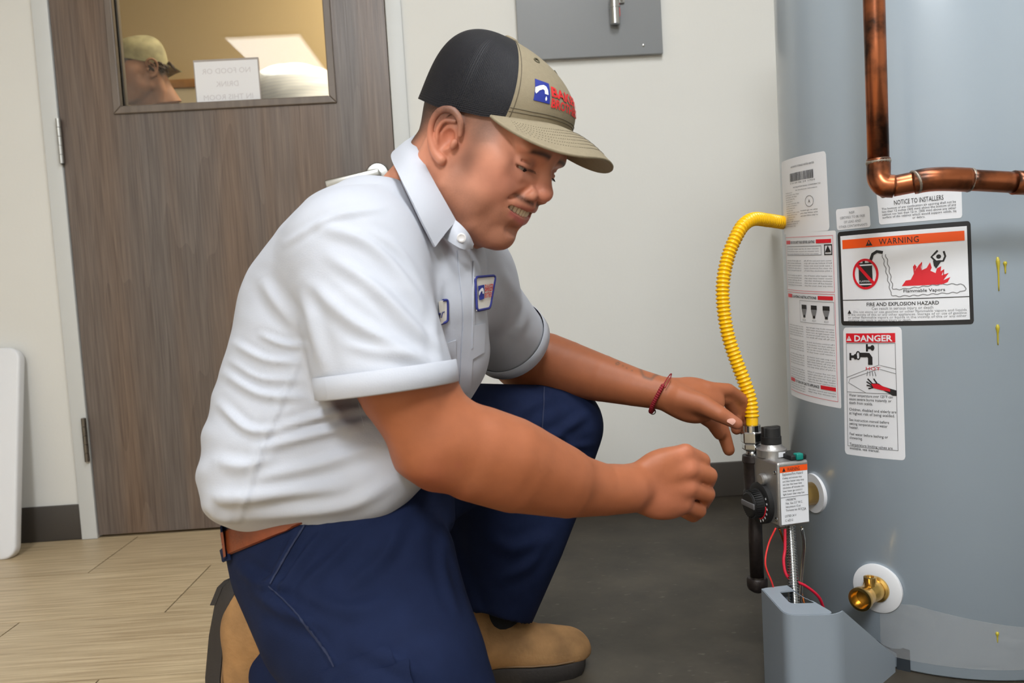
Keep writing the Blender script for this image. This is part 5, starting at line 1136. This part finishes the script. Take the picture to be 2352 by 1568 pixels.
# ------------------------------------------------------------------ trousers
fp = Field((-.46, .66, .0), (.24, 1.66, .62), .0044)
PLV = A3((758, 1088, 1.10), (800, 1170, 1.10), (830, 1260, 1.09))
fp.loft(PLV, LAT, [.148, .148, .125], [.145, .148, .142], .0)
fp.tube(A3((716, 1292, 1.075), (800, 1402, .995), (915, 1560, .935), (1040, 1790, .94)), [.099, .108, .098, .078], .03)      # near thigh
fp.tube(A3((890, 1235, 1.05), (912, 1290, 1.00), (950, 1430, .965), (1030, 1700, .94)), [.066, .071, .066, .055], .03)
fp.tube(A3((1150, 1080, 1.40), (1130, 1200, 1.41), (1110, 1350, 1.41)), [.085, .085, .070], .03)
fp.tube(A3((1050, 1795, .93), (860, 1690, 1.0), (680, 1530, 1.07)), [.080, .070, .060], .03)                              # near shin
fp.tube(A3((820, 1130, 1.22), (1060, 1015, 1.34), (1288, 972, 1.44)), [.115, .096, .066], .04)                            # far thigh
fp.tube(A3((1288, 985, 1.44), (1262, 1090, 1.44), (1205, 1240, 1.42), (1145, 1400, 1.40), (1135, 1440, 1.40)), [.0665, .070, .068, .060, .060], .03)
hemP = at(1150, 1406, 1.40); fp.plane(hemP, nrm(at(1140, 1440, 1.40)-at(1200, 1250, 1.42)), hemP-[.13, .13, .25], hemP+[.13, .13, .03])
hemN = at(650, 1505, 1.075)
fp.tube(A3((1150, 1380, 1.40), (1135, 1430, 1.40)), [.052, .056], .002, 's')
Vp, Fp = fp.mesh(); Vp = laplace(Vp, Fp, 2, .5)
Vp = folds(Vp, Fp, [
    ([(690, 1210), (650, 1290), (610, 1350)], .006, 9), ([(750, 1210), (690, 1290), (635, 1370)], .006, 9), ([(840, 1205), (760, 1290), (690, 1350)], .005, 12), ([(930, 1180), (880, 1280), (800, 1350)], .005, 16),
    ([(560, 1330), (650, 1400), (760, 1440)], .006, 16), ([(545, 1300), (600, 1335), (660, 1345)], .005, 12), ([(600, 1340), (720, 1450), (770, 1530)], .0025, 5),
    ([(1045, 1160), (1035, 1250), (1060, 1330)], .006, 11), ([(1020, 1200), (1020, 1300), (1050, 1400)], .005, 11), ([(1050, 1300), (1090, 1400), (1140, 1530)], .006, 12), ([(700, 1370), (800, 1400), (900, 1380)], .004, 20), ([(820, 1480), (920, 1520), (980, 1560)], .005, 18),
    ([(1180, 960), (1240, 920), (1300, 905)], .004, 12), ([(1230, 1010), (1290, 990), (1350, 950)], .005, 10), ([(1200, 1050), (1260, 1010), (1320, 1010)], .005, 10), ([(1240, 1060), (1300, 1030), (1360, 1020)], .004, 8), ([(1150, 930), (1180, 1000), (1180, 1060)], .004, 12), ([(1120, 1230), (1180, 1260), (1260, 1230)], .004, 14), ([(1150, 1330), (1210, 1300), (1260, 1240)], .004, 12)])
trou = mesh_obj('trousers', Vp, Fp, M_pants, man)
PB = BVHTree.FromPolygons(Vp.tolist(), Fp.tolist())
def ontr(px, py, off=.0):
    d = Vector(nrm(at(px, py, 1.0)-CC)); h = PB.ray_cast(Vector(CC), d)
    if h[0] is None: return at(px, py, 1.0)
    return np.array(h[0])+np.array(h[1])*off
def tpatch(q, name, off=.0015, n=10, thick=.002):
    f_ = quadmap(q); return MB().grid([[ontr(*f_(u, v), off) for u in np.linspace(0, 1, n)] for v in np.linspace(0, 1, n)]).build(name, M_pants, trou, thick=thick)
tpatch([(735, 1545), (890, 1482), (935, 1570), (790, 1640)], 'cargo_pocket', n=14)
tpatch([(765, 1565), (935, 1515), (960, 1600), (800, 1660)], 'pocket_flap', .004, n=12)
def tstrip(pts, wd, off, name, m, n=40, parent=None):
    P = spline(np.array(pts, float), n); T = np.gradient(P, axis=0); T /= np.linalg.norm(T, axis=1)[:, None]; Nn = np.c_[-T[:, 1], T[:, 0]]*wd/2
    return MB().grid([[ontr(*(p+q*s), off) for s in (-1, 0, 1)] for p, q in zip(P, Nn)]).build(name, m, parent or trou, thick=.0012)
M_seam = mat('faded_navy_seam', (29, 38, 66), .8)
tstrip([(618, 1345), (690, 1420), (745, 1490), (768, 1530)], 3.0, .0012, 'side_seam', M_seam); tstrip([(700, 1205), (665, 1260), (622, 1340)], 3.5, .0012, 'pocket_edge', M_seam)
tstrip([(1250, 890), (1246, 960), (1240, 1030)], 2.5, .0012, 'knee_seam', M_seam)
# belt and loop
M_belt = mat('tan_leather_belt', (122, 58, 28), .38, noise=(40, .2), bump=(200, .2)); 
bt = spline(np.array([(507, 1222), (530, 1214), (600, 1198), (660, 1186), (698, 1178)], float), 40); bb_ = spline(np.array([(514, 1280), (534, 1270), (600, 1243), (660, 1217), (698, 1200)], float), 40)
MB().grid([[ontr(*(a*(1-t)+b*t), .0015 if t in (0, 1) else .0042) for t in (0, .06, .3, .5, .7, .94, 1)] for a, b in zip(bt, bb_)]).build('belt', M_belt, man, thick=.002)
MB().grid([[ontr(*(np.array(a)+np.array(o)), .0062 if k in (1, 2) else .003) for k, o in enumerate(((-8, 2), (-5, 1), (5, -1), (9, -2)))] for a in spline(np.array([(514, 1206), (517, 1240), (528, 1286)], float), 14)]).build('belt_loop', M_pants, trou, thick=.002)
# ------------------------------------------------------------------ boots
M_boot = mat('tan_suede', (156, 117, 74), .85, noise=(22, .30, 8), bump=(180, .5)); M_sole = mat('dark_rubber_sole', (44, 39, 36), .7, bump=(200, .2)); M_welt = mat('welt_stitch', (120, 92, 62), .8)
def boot(toe, heel, up, lat, name, bend=0.0):
    """toe / heel: world points on the outsole plane; up: direction away from the sole"""
    toe, heel = np.asarray(toe), np.asarray(heel); fw = nrm(toe-heel); L_ = np.linalg.norm(toe-heel); up = nrm(up-fw*(up@fw)); lt = np.cross(fw, up); R_ = np.array([fw, lt, up])
    W_ = lambda x, y, z: heel+x*L_*fw+y*lt+(z-bend*math.sin(math.pi*min(1, max(0, x))))*up
    outl = [(0.0, .018), (.02, .028), (.10, .033), (.25, .032), (.45, .036), (.62, .046), (.78, .049), (.90, .044), (.965, .034), (1.0, .016)]
    xs = np.array([o[0] for o in outl]); wsx = np.array([o[1] for o in outl])
    ring = [(x, w_) for x, w_ in zip(xs, wsx)]+[(x, -w_) for x, w_ in zip(xs[::-1], wsx[::-1])]
    b = empty(name, heel) if False else None
    f_ = Field(np.minimum(toe, heel)-.16, np.maximum(toe, heel)+.20, .003)
    f_.tube([W_(.12, 0, .045), W_(.45, 0, .048), W_(.75, 0, .040), W_(.90, 0, .036)], [.033, .036, .036, .030], .0)
    f_.ell(W_(.74, 0, .030), (.075, .044, .036), R_, .02); f_.ell(W_(.88, 0, .030), (.040, .040, .030), R_, .015); f_.tube([W_(.30, 0, .06), W_(.55, 0, .055)], [.042, .036], .02)
    f_.tube([W_(.20, 0, .05), W_(.20, 0, .10), W_(.19, 0, .17)], [.036, .045, .050], .03)
    if not bend: f_.plane(W_(0, 0, .023), -up, np.minimum(toe, heel)-.2, np.maximum(toe, heel)+.25)
    Vv, Ff = f_.mesh(); Vv = laplace(Vv, Ff, 2, .5)
    up_ = mesh_obj(name, Vv, Ff, M_boot, man)
    sm = MB(); n = len(ring)
    lay = []
    for z, sc in ((0, .985), (.006, 1.03), (.023, 1.06), (.027, 1.03)): lay.append([W_(.5+(x-.5)*(1+(sc-1)*.5), y*sc, z+(0.0)) for x, y in ring])
    sm.add(np.array(lay).reshape(-1, 3), [(k*n+i, k*n+(i+1) % n, (k+1)*n+(i+1) % n, (k+1)*n+i) for k in range(3) for i in range(n)]+[(i, (n-1-i), (n-2-i), i+1) for i in range(n//2-1)]+[(3*n+i+1, 3*n+(n-2-i), 3*n+(n-1-i), 3*n+i) for i in range(n//2-1)])
    so = sm.build('outsole', M_sole, up_, sharp=60)
    hb_ = [W_(x, y*1.02, .002) for x, y in ring if x <= (.13 if bend else .26)]; MB().prism(hb_, -up*(.009 if bend else .0015)).build('heel_block', M_sole, up_, smooth=False)
    we = MB(); 
    pts = [W_(.5+(x-.5)*1.0, y*.985, .0295) for x, y in ring]; we.tube(np.array(pts+pts[:1]), .0016, 6, cap=False); we.build('welt', M_welt, up_)
    return up_, W_, R_
# far boot flat on the floor, toe to the right
toeF = on_floor(1338, 1528, 0.0); 
fwd = nrm(on_floor(1338, 1528)-on_floor(1130, 1552)); heelF = toeF-fwd*.245
MB().tube(spline(A3((1150, 1375, 1.41), (1138, 1420, 1.415), (1128, 1448, 1.42), (1122, 1466, 1.425)), 12), .040, 24).build('sock', mat('black_sock', (16, 17, 22), .9), man)
bF, WF, RF = boot(toeF, heelF, np.array([0, 0, 1.0]), None, 'boot')
# near boot standing on its toes, sole facing left
toeN = np.array(on_floor(560, 1700, .012)); toeN = at(612, 1712, 1.085); toeN[2] = .03
heelN = at(548, 1322, 1.085)
upN = cv(.90, -.12, -.42)
bN, WN, RN = boot(toeN, heelN, upN, None, 'boot', .048)
# ------------------------------------------------------------------ trucker cap
M_mesh = ramp_mat('black_mesh_cloth', lambda nt, b: None)
def meshcloth(nt, b):
    tc = nt.nodes.new('ShaderNodeTexCoord'); uv = nt.nodes.new('ShaderNodeUVMap'); 
    w1 = nt.nodes.new('ShaderNodeTexWave'); w1.inputs['Scale'].default_value = 1.0; w1.bands_direction = 'X'; nt.links.new(uv.outputs[0], w1.inputs['Vector'])
    w2 = nt.nodes.new('ShaderNodeTexWave'); w2.inputs['Scale'].default_value = 1.0; w2.bands_direction = 'Y'; nt.links.new(uv.outputs[0], w2.inputs['Vector'])
    ml = nt.nodes.new('ShaderNodeMath'); ml.operation = 'MULTIPLY'; nt.links.new(w1.outputs['Fac'], ml.inputs[0]); nt.links.new(w2.outputs['Fac'], ml.inputs[1])
    r = nt.nodes.new('ShaderNodeValToRGB'); r.color_ramp.elements[0].color = (*s2l((33, 33, 38)), 1); r.color_ramp.elements[1].position = .6; r.color_ramp.elements[1].color = (*s2l((13, 13, 17)), 1); nt.links.new(ml.outputs[0], r.inputs[0]); nt.links.new(r.outputs[0], b.inputs['Base Color'])
    bp = nt.nodes.new('ShaderNodeBump'); bp.invert = True; bp.inputs['Strength'].default_value = .45; bp.inputs['Distance'].default_value = .001; nt.links.new(ml.outputs[0], bp.inputs['Height']); nt.links.new(bp.outputs[0], b.inputs['Normal']); b.inputs['Roughness'].default_value = .5; b.inputs['Specular IOR Level'].default_value = .2
meshcloth(M_mesh.node_tree, M_mesh.node_tree.nodes['Principled BSDF'])
M_khaki = mat('khaki_cotton', (140, 128, 104), .8, bump=(900, .25), noise=(200, .05)); M_khaki_d = mat('dark_stitching', (92, 83, 68), .8)
M_under = mat('brim_underside', (96, 88, 70), .8)
cap = empty('trucker_cap', hl((0, 0, 60)))
cap.parent = man; cap.location = Vector(hl((0, 0, 60)))-man.location
def cap_ring(th):
    """th: 0 = front, + towards his right"""
    s_, c_ = math.sin(th), math.cos(th)
    x = 80*np.sign(s_)*abs(s_)**.92; y = -8+(97 if c_ > 0 else 98)*np.sign(c_)*abs(c_)**.92
    z = np.interp(y, [-115, -100, -40, 24, 46, 70, 92], [24, 25, 30, 47, 56, 67, 80])
    return np.array([x, y, z])
TOPC = np.array([0, -34.0, 143.0])
def cap_pt(th, t, off=0.0):
    b = cap_ring(th); n = 2.45; rho = math.cos(t)**(2/n); hgt = math.sin(t)**(2/n) if t > 0 else 0
    c_ = math.cos(th); bulge = 1+.055*math.sin(2*t)*(1 if c_ < 0 else .3)+.05*max(0, c_)*math.sin(min(t*2, math.pi/2))*(rho > .3)*0
    ctr = np.array([0, -8+(TOPC[1]+8)*hgt**2, 0])
    p = np.array([b[0]*rho*bulge, ctr[1]+(b[1]+8)*rho*bulge, b[2]+(TOPC[2]-b[2])*hgt])
    if off:
        d = p-np.array([0, -10, 55]); p = p+d/np.linalg.norm(d)*off
    return p
SEAM = math.radians(56)
def crown(th0, th1, n, name, m, uv=False, off=0.0):
    ths = np.linspace(th0, th1, n); ts = np.r_[np.linspace(0, math.pi/2-.02, 36), math.pi/2-1e-4]
    G = np.array([[hl(cap_pt(a, t, off)) for t in ts] for a in ths])
    o = MB().grid(G).build(name, m, cap, thick=.0018)
    if uv:
        ul = o.data.uv_layers.new(name='UVMap'); idx = np.zeros(len(o.data.loops), np.int32); o.data.loops.foreach_get('vertex_index', idx)
        i, j = idx//len(ts), idx % len(ts); ul.data.foreach_set('uv', np.c_[i/n*62, j/36.0*34].astype(np.float32).ravel())
    return o
front = crown(-SEAM, SEAM, 48, 'front_panel', M_khaki)
back = crown(SEAM, 2*math.pi-SEAM, 90, 'mesh_panel', M_mesh, uv=True)
MB().lathe(hl(TOPC-np.array([0, 2, 0])), HU, [(-.002, .0095), (.0015, .0095), (.0032, .007), (.0038, .0005)], 24).build('top_button', M_khaki, cap, sharp=40)
# seams and eyelets
for a in (SEAM-.045, -SEAM+.045):
    MB().tube([hl(cap_pt(a, t, 1.3)) for t in np.linspace(.0, 1.45, 40)], .00045, 5).build('seam_stitch', M_khaki_d, cap)
for dz in (.07, .11): MB().tube([hl(cap_pt(a, dz, 1.4)) for a in np.linspace(-SEAM, SEAM, 60)], .0004, 5).build('edge_stitch', M_khaki_d, cap)
for a in (.52, -.52):
    c = hl(cap_pt(a, .98, 1.2)); n_ = nrm(c-hl((0, -10, 55))); e1 = nrm(np.cross(n_, HU)); e2 = np.cross(n_, e1); MB().tube([c+.0034*(math.cos(q)*e1+math.sin(q)*e2) for q in np.linspace(0, 2*math.pi, 20)], .0011, 6).build('eyelet', mat('olive_thread', (84, 78, 58), .8), cap)
# brim
def brim_pt(u, v, off=0.0):
    """u -1..1 across, v 0 at the crown .. 1 at the edge"""
    th = u*math.radians(66); b = cap_ring(th); b = b+np.array([0, 0, 1.5])
    e = np.array([84*np.sign(u)*abs(math.sin(u*math.radians(78)))**.95, 0, 0]); k = abs(u)
    e[1] = 158-112*k**2.9; e[0] = 86*math.sin(u*math.radians(70))/math.sin(math.radians(70))
    e[2] = 72-24*(e[0]/70)**2*(1-.15*k)
    e = b+(e-b)*(1-k**7)
    p = b+(e-b)*v; p[2] += 4.0*math.sin(math.pi*v)*(1-k)
    return p+np.array([0, 0, off])
us = np.linspace(-1, 1, 61); vs = np.linspace(0, 1, 16)
brim = MB().grid([[hl(brim_pt(u, v)) for v in vs] for u in us]).build('brim', M_khaki, cap, thick=.0034)
MB().tube([hl(brim_pt(u, 1.0)) for u in us], .0020, 8).build('brim_edge', M_khaki, cap)
st = MB()
for v in (.30, .40, .50, .60, .70, .80):
    line = np.array([hl(brim_pt(u, v, 2.1)) for u in np.linspace(-.86, .86, 150)])
    for i in range(0, 148, 2): st.tube([line[i], line[i]*.35+line[i+1]*.65], .00042, 4)
tag(st.build('brim_stitching', M_khaki_d, cap), kind='stuff')
# logo on the front
def th_at(px, t):
    c = [(abs(proj(hl(cap_pt(a, t)))[0]-px), a) for a in np.linspace(-.2, SEAM, 300)]; return min(c)[1]
def t_at(py, th):
    c = [(abs(proj(hl(cap_pt(th, t)))[1]-py), t) for t in np.linspace(0, .9, 300)]; return min(c)[1]
TH0 = th_at(1225, .3); T1 = t_at(182, TH0); T0 = t_at(230, TH0)
LS = 22.0; LX0 = 0.0; LZ0 = 0.0
def oncap(x, z, off):
    """x: millimetres along the panel from the logo's edge (negative to his left), z: millimetres up from its foot"""
    return hl(cap_pt(TH0+x/88.0, T0+(T1-T0)*z/LS, (off+.0012)*1000))
def lgrid(x0, z0, x1, z1, off, name, m, parent):
    return MB().grid([[oncap(x0+(x1-x0)*u, z0+(z1-z0)*v, off) for u in np.linspace(0, 1, 9)] for v in np.linspace(0, 1, 9)]).build(name, m, parent, thick=.0006)
sq = lgrid(LX0, LZ0, LX0-LS, LZ0+LS, .0004, 'logo_square', M_logoblue, cap)
MB().add([oncap(LX0-LS*x, LZ0+LS*(1-y), .0012) for x, y in FAUCET], [tuple(range(len(FAUCET)))]).build('logo_faucet', M_logowhite, sq, smooth=False)
DROP = [(.72, .68), (.78, .80), (.76, .88), (.72, .91), (.68, .88), (.66, .80)]
MB().add([oncap(LX0-LS*x, LZ0+LS*(1-y), .0012) for x, y in DROP], [tuple(range(6))]).build('logo_drop', M_logowhite, sq, smooth=False)
lt_ = MB()
for t, z0, hh, w_ in (('BAKER', LZ0+8.6, 11.2, 64), ('BROTHERS', LZ0-3, 10, 64)):
    V_, Fc = text2d(t, 1.0, 'LEFT', font_bold=.03); V_ = (V_-V_.min(0))/(V_.max(0)-V_.min(0)); lt_.add([oncap(LX0-LS-2.5-a*w_, z0+b*hh, .0010) for a, b in V_], Fc)
tag(lt_.build('logo_lettering', M_logored, cap, smooth=False), kind='stuff')
# ================================================================== two people in the room behind the door
def simple_person(pose, name, label, h=.008):
    """pose: dict of joint lists in world metres, one continuous body"""
    return None
M_skin2 = attr_mat('skin_2', .5, mottle=.05)
# --- young person with a cap, head lowered, facing left
ZB = 2.98
def at2(px, py, dz=0.0): return at(px, py, ZB+dz)
pr_ = empty('person', np.r_[at2(345, 200)[:2], 0], 'person in a pale cap and dark tee looking down beyond the door window', 'person')
F2 = cv(-.62, -.32, -.70); F2 = nrm(F2); U2 = nrm(cv(-.24, .92, -.28)); U2 = nrm(U2-F2*(U2@F2)); S2 = np.cross(F2, U2)
H2M = np.array([S2, F2, U2]); H2O = at2(322, 172)
def hl2(P): return H2O+np.asarray(P, float)/1000*1.0@H2M
fh = head_sdf(3.2, smile=False); V2, Fc2 = fh.mesh(); V2 = laplace(V2, Fc2, 1, .4); Fc2 = Fc2[(V2[Fc2][:, :, 2] > -112).all(1)]
c2 = np.tile(np.array(s2l((176, 122, 92))), (len(V2), 1)); hairw = np.clip(sstep(60, 75, V2[:, 2])+sstep(-20, -45, V2[:, 1])*sstep(-30, -8, V2[:, 2])+sstep(40, 46, V2[:, 2])*(np.abs(V2[:, 0]) > 40), 0, 1)[:, None]
c2 = c2*(1-hairw)+np.array(s2l((60, 40, 26)))*hairw
bw = (np.exp(-((V2[:, 2]-40)/5)**2)*sstep(8, 14, np.abs(V2[:, 0]))*sstep(60, 70, V2[:, 1]))[:, None]; c2 = c2*(1-.8*bw)+np.array(s2l((44, 30, 22)))*.8*bw
nk = hl2((0, -52, -112)); fl0 = np.r_[nk[:2], 0.0]
fb2 = Field(fl0+[-.36, -.30, -.01], fl0+[.36, .30, nk[2]+.03], .009)
L2 = nrm(np.cross(F2*[1, 1, 0], [0, 0, 1])); f2h = nrm(F2*[1, 1, 0])
def wp(l, f_, z): return fl0+L2*l+f2h*f_+np.array([0, 0, z])
zn = nk[2]
fb2.tube([nk+U2*.02, wp(0, -.02, zn-.10)], [.055, .06], .02)
for s in (1, -1):
    fb2.tube([wp(0, -.02, zn-.11), wp(s*.17, -.02, zn-.14)], [.07, .055], .03)
    fb2.tube([wp(s*.18, -.02, zn-.15), wp(s*.21, 0, zn-.42), wp(s*.16, .16, zn-.58)], [.052, .042, .032], .02); fb2.ell(wp(s*.13, .22, zn-.60), (.03, .045, .02), None, .015)
    fb2.tube([wp(s*.09, -.02, .80), wp(s*.10, .0, .46), wp(s*.10, -.03, .08)], [.085, .06, .045], .03); fb2.ell(wp(s*.10, .05, .045), (.05, .06, .045), None, .02)
fb2.loft([wp(0, -.02, zn-.13), wp(0, -.02, zn-.40), wp(0, -.01, .86)], L2, [.10, .11, .11], [.17, .15, .15], .04)
V3, F3 = fb2.mesh(); V3 = laplace(V3, F3, 2, .5); c3 = np.tile(np.array(s2l((176, 122, 92))), (len(V3), 1))
mesh_obj('body', np.vstack([hl2(V2), V3]), np.vstack([Fc2, F3+len(V2)]), M_skin2, pr_, colors=np.vstack([c2, c3]))
# tee and trousers as shells just outside the body
ft = fb2.like(); ft.loft([wp(0, -.02, zn-.09), wp(0, -.02, zn-.40), wp(0, -.01, .84)], L2, [.112, .122, .125], [.182, .165, .165], .0)
for s in (1, -1): ft.tube([wp(0, -.02, zn-.085), wp(s*.17, -.02, zn-.13)], [.080, .070], .03); ft.tube([wp(s*.18, -.02, zn-.15), wp(s*.20, 0, zn-.34)], [.066, .062], .02)
ft.tube([nk+U2*.05, wp(0, -.0, zn-.035)], [.066, .066], .004, 's')
V4, F4 = ft.mesh(); mesh_obj('tee_shirt', laplace(V4, F4, 2, .5), F4, mat('dark_green_tee', (34, 38, 34), .8), pr_)
ftr = fb2.like()
for s in (1, -1): ftr.tube([wp(s*.09, -.02, .82), wp(s*.10, 0, .46), wp(s*.10, -.03, .06)], [.105, .078, .066], .03)
V5, F5 = ftr.mesh(); mesh_obj('trousers', laplace(V5, F5, 2, .5), F5, mat('dark_jeans', (40, 44, 56), .8), pr_)
# cap worn backwards
M_camo = mat('pale_camo_cloth', (170, 160, 122), .8, noise=(26, .30, 3)); c5 = empty('cap', hl2((0, 0, 70))); c5.parent = pr_; c5.location = Vector(hl2((0, 0, 70)))-pr_.location
def crown2(a0, a1, n, name, m):
    return MB().grid([[hl2(cap_pt(a, t)*np.array([1, 1, 1])+np.array([0, 0, -12])) for t in np.linspace(0, math.pi/2-.001, 18)] for a in np.linspace(a0, a1, n)]).build(name, m, c5, thick=.002)
crown2(-math.pi*.86, math.pi*.30, 40, 'cap_crown', M_camo); crown2(math.pi*.30, math.pi*1.14, 26, 'cap_panel', mat('black_cap_panel', (28, 26, 24), .8))
MB().grid([[hl2((70*u, -100-45*v*(1-.5*u*u), 12-18*v-10*u*u)) for v in np.linspace(0, 1, 6)] for u in np.linspace(-1, 1, 15)]).build('cap_brim', M_camo, c5, thick=.003)
hr = MB()
for i in range(60):
    a = random.uniform(-1, 1); b0 = np.array([random.choice((1, -1))*random.uniform(62, 78), random.uniform(-85, 5), random.uniform(5, 28)]); d_ = np.array([np.sign(b0[0])*random.uniform(2, 14), random.uniform(-22, 2), -random.uniform(12, 34)])
    hr.tube(hl2([b0, b0+d_*.6+[np.sign(b0[0])*4, 0, 3], b0+d_]), [.005, .004, .001], 5)
tag(hr.build('hair_tufts', mat('brown_hair', (72, 46, 28), .6), pr_), kind='stuff')
# --- person bending over, only the white back in view
ZC = 3.45
bp_ = empty('person', np.r_[at(690, 300, ZC)[:2], 0], 'person in a white striped shirt bending over beyond the door window', 'person')
c0 = at(680, 215, ZC); fl1 = np.r_[c0[:2], 0.0]; hd_ = nrm([-.75, .65, 0]); sd_ = np.array([-hd_[1], hd_[0], 0])
fq = Field(fl1+[-.70, -.60, -.01], fl1+[.70, .75, c0[2]+.22], .010)
def wq(l, f_, z): return fl1+sd_*l+hd_*f_+np.array([0, 0, z])
zc = c0[2]-.03
for s in (1, -1):
    fq.tube([wq(s*.09, -.25, .92), wq(s*.10, -.24, .48), wq(s*.10, -.28, .08)], [.10, .065, .05], .03); fq.ell(wq(s*.10, -.20, .045), (.07, .07, .045), None, .02)
    fq.tube([wq(s*.18, .22, zc-.02), wq(s*.20, .26, zc-.28), wq(s*.14, .36, zc-.48)], [.055, .045, .034], .02); fq.ell(wq(s*.13, .38, zc-.54), (.03, .03, .045), None, .02)
fq.loft([wq(0, -.28, .98), wq(0, -.12, zc-.05), wq(0, .08, zc), wq(0, .24, zc-.03)], sd_, [.11, .125, .125, .10], [.16, .18, .19, .17], .04)
fq.tube([wq(0, .28, zc-.02), wq(0, .38, zc-.08)], [.06, .055], .03); fq.ell(wq(0, .46, zc-.14), (.085, .085, .11), None, .03); fq.ell(wq(0, .52, zc-.17), (.03, .03, .03), None, .03)
V6, F6 = fq.mesh(); V6 = laplace(V6, F6, 2, .5); mesh_obj('body', V6, F6, M_skin2, bp_, colors=np.tile(np.array(s2l((176, 122, 92))), (len(V6), 1)))
fw_ = fq.like(); fw_.loft([wq(0, -.30, 1.00), wq(0, -.12, zc-.045), wq(0, .08, zc+.004), wq(0, .23, zc-.026)], sd_, [.122, .138, .138, .112], [.172, .192, .202, .182], .0)
for s in (1, -1): fw_.tube([wq(s*.16, .20, zc-.02), wq(s*.20, .25, zc-.22)], [.072, .062], .03)
V7, F7 = fw_.mesh()
def stripe(nt, b):
    tc = nt.nodes.new('ShaderNodeTexCoord'); wv = nt.nodes.new('ShaderNodeTexWave'); wv.bands_direction = 'Z'; wv.inputs['Scale'].default_value = 22; wv.inputs['Distortion'].default_value = .6; nt.links.new(tc.outputs['Object'], wv.inputs['Vector'])
    r = nt.nodes.new('ShaderNodeValToRGB'); r.color_ramp.elements[0].position = .0; r.color_ramp.elements[0].color = (*s2l((226, 228, 236)), 1); r.color_ramp.elements[1].position = .4; r.color_ramp.elements[1].color = (*s2l((240, 241, 246)), 1); nt.links.new(wv.outputs['Fac'], r.inputs[0]); nt.links.new(r.outputs[0], b.inputs['Base Color']); b.inputs['Roughness'].default_value = .7
mesh_obj('shirt', laplace(V7, F7, 2, .5), F7, ramp_mat('white_striped_cotton', stripe), bp_)
fx = fq.like()
for s in (1, -1): fx.tube([wq(s*.09, -.26, .94), wq(s*.10, -.24, .48), wq(s*.10, -.28, .06)], [.115, .082, .07], .03)
V8, F8 = fx.mesh(); mesh_obj('trousers', laplace(V8, F8, 2, .5), F8, mat('khaki_trousers', (120, 104, 80), .8), bp_)
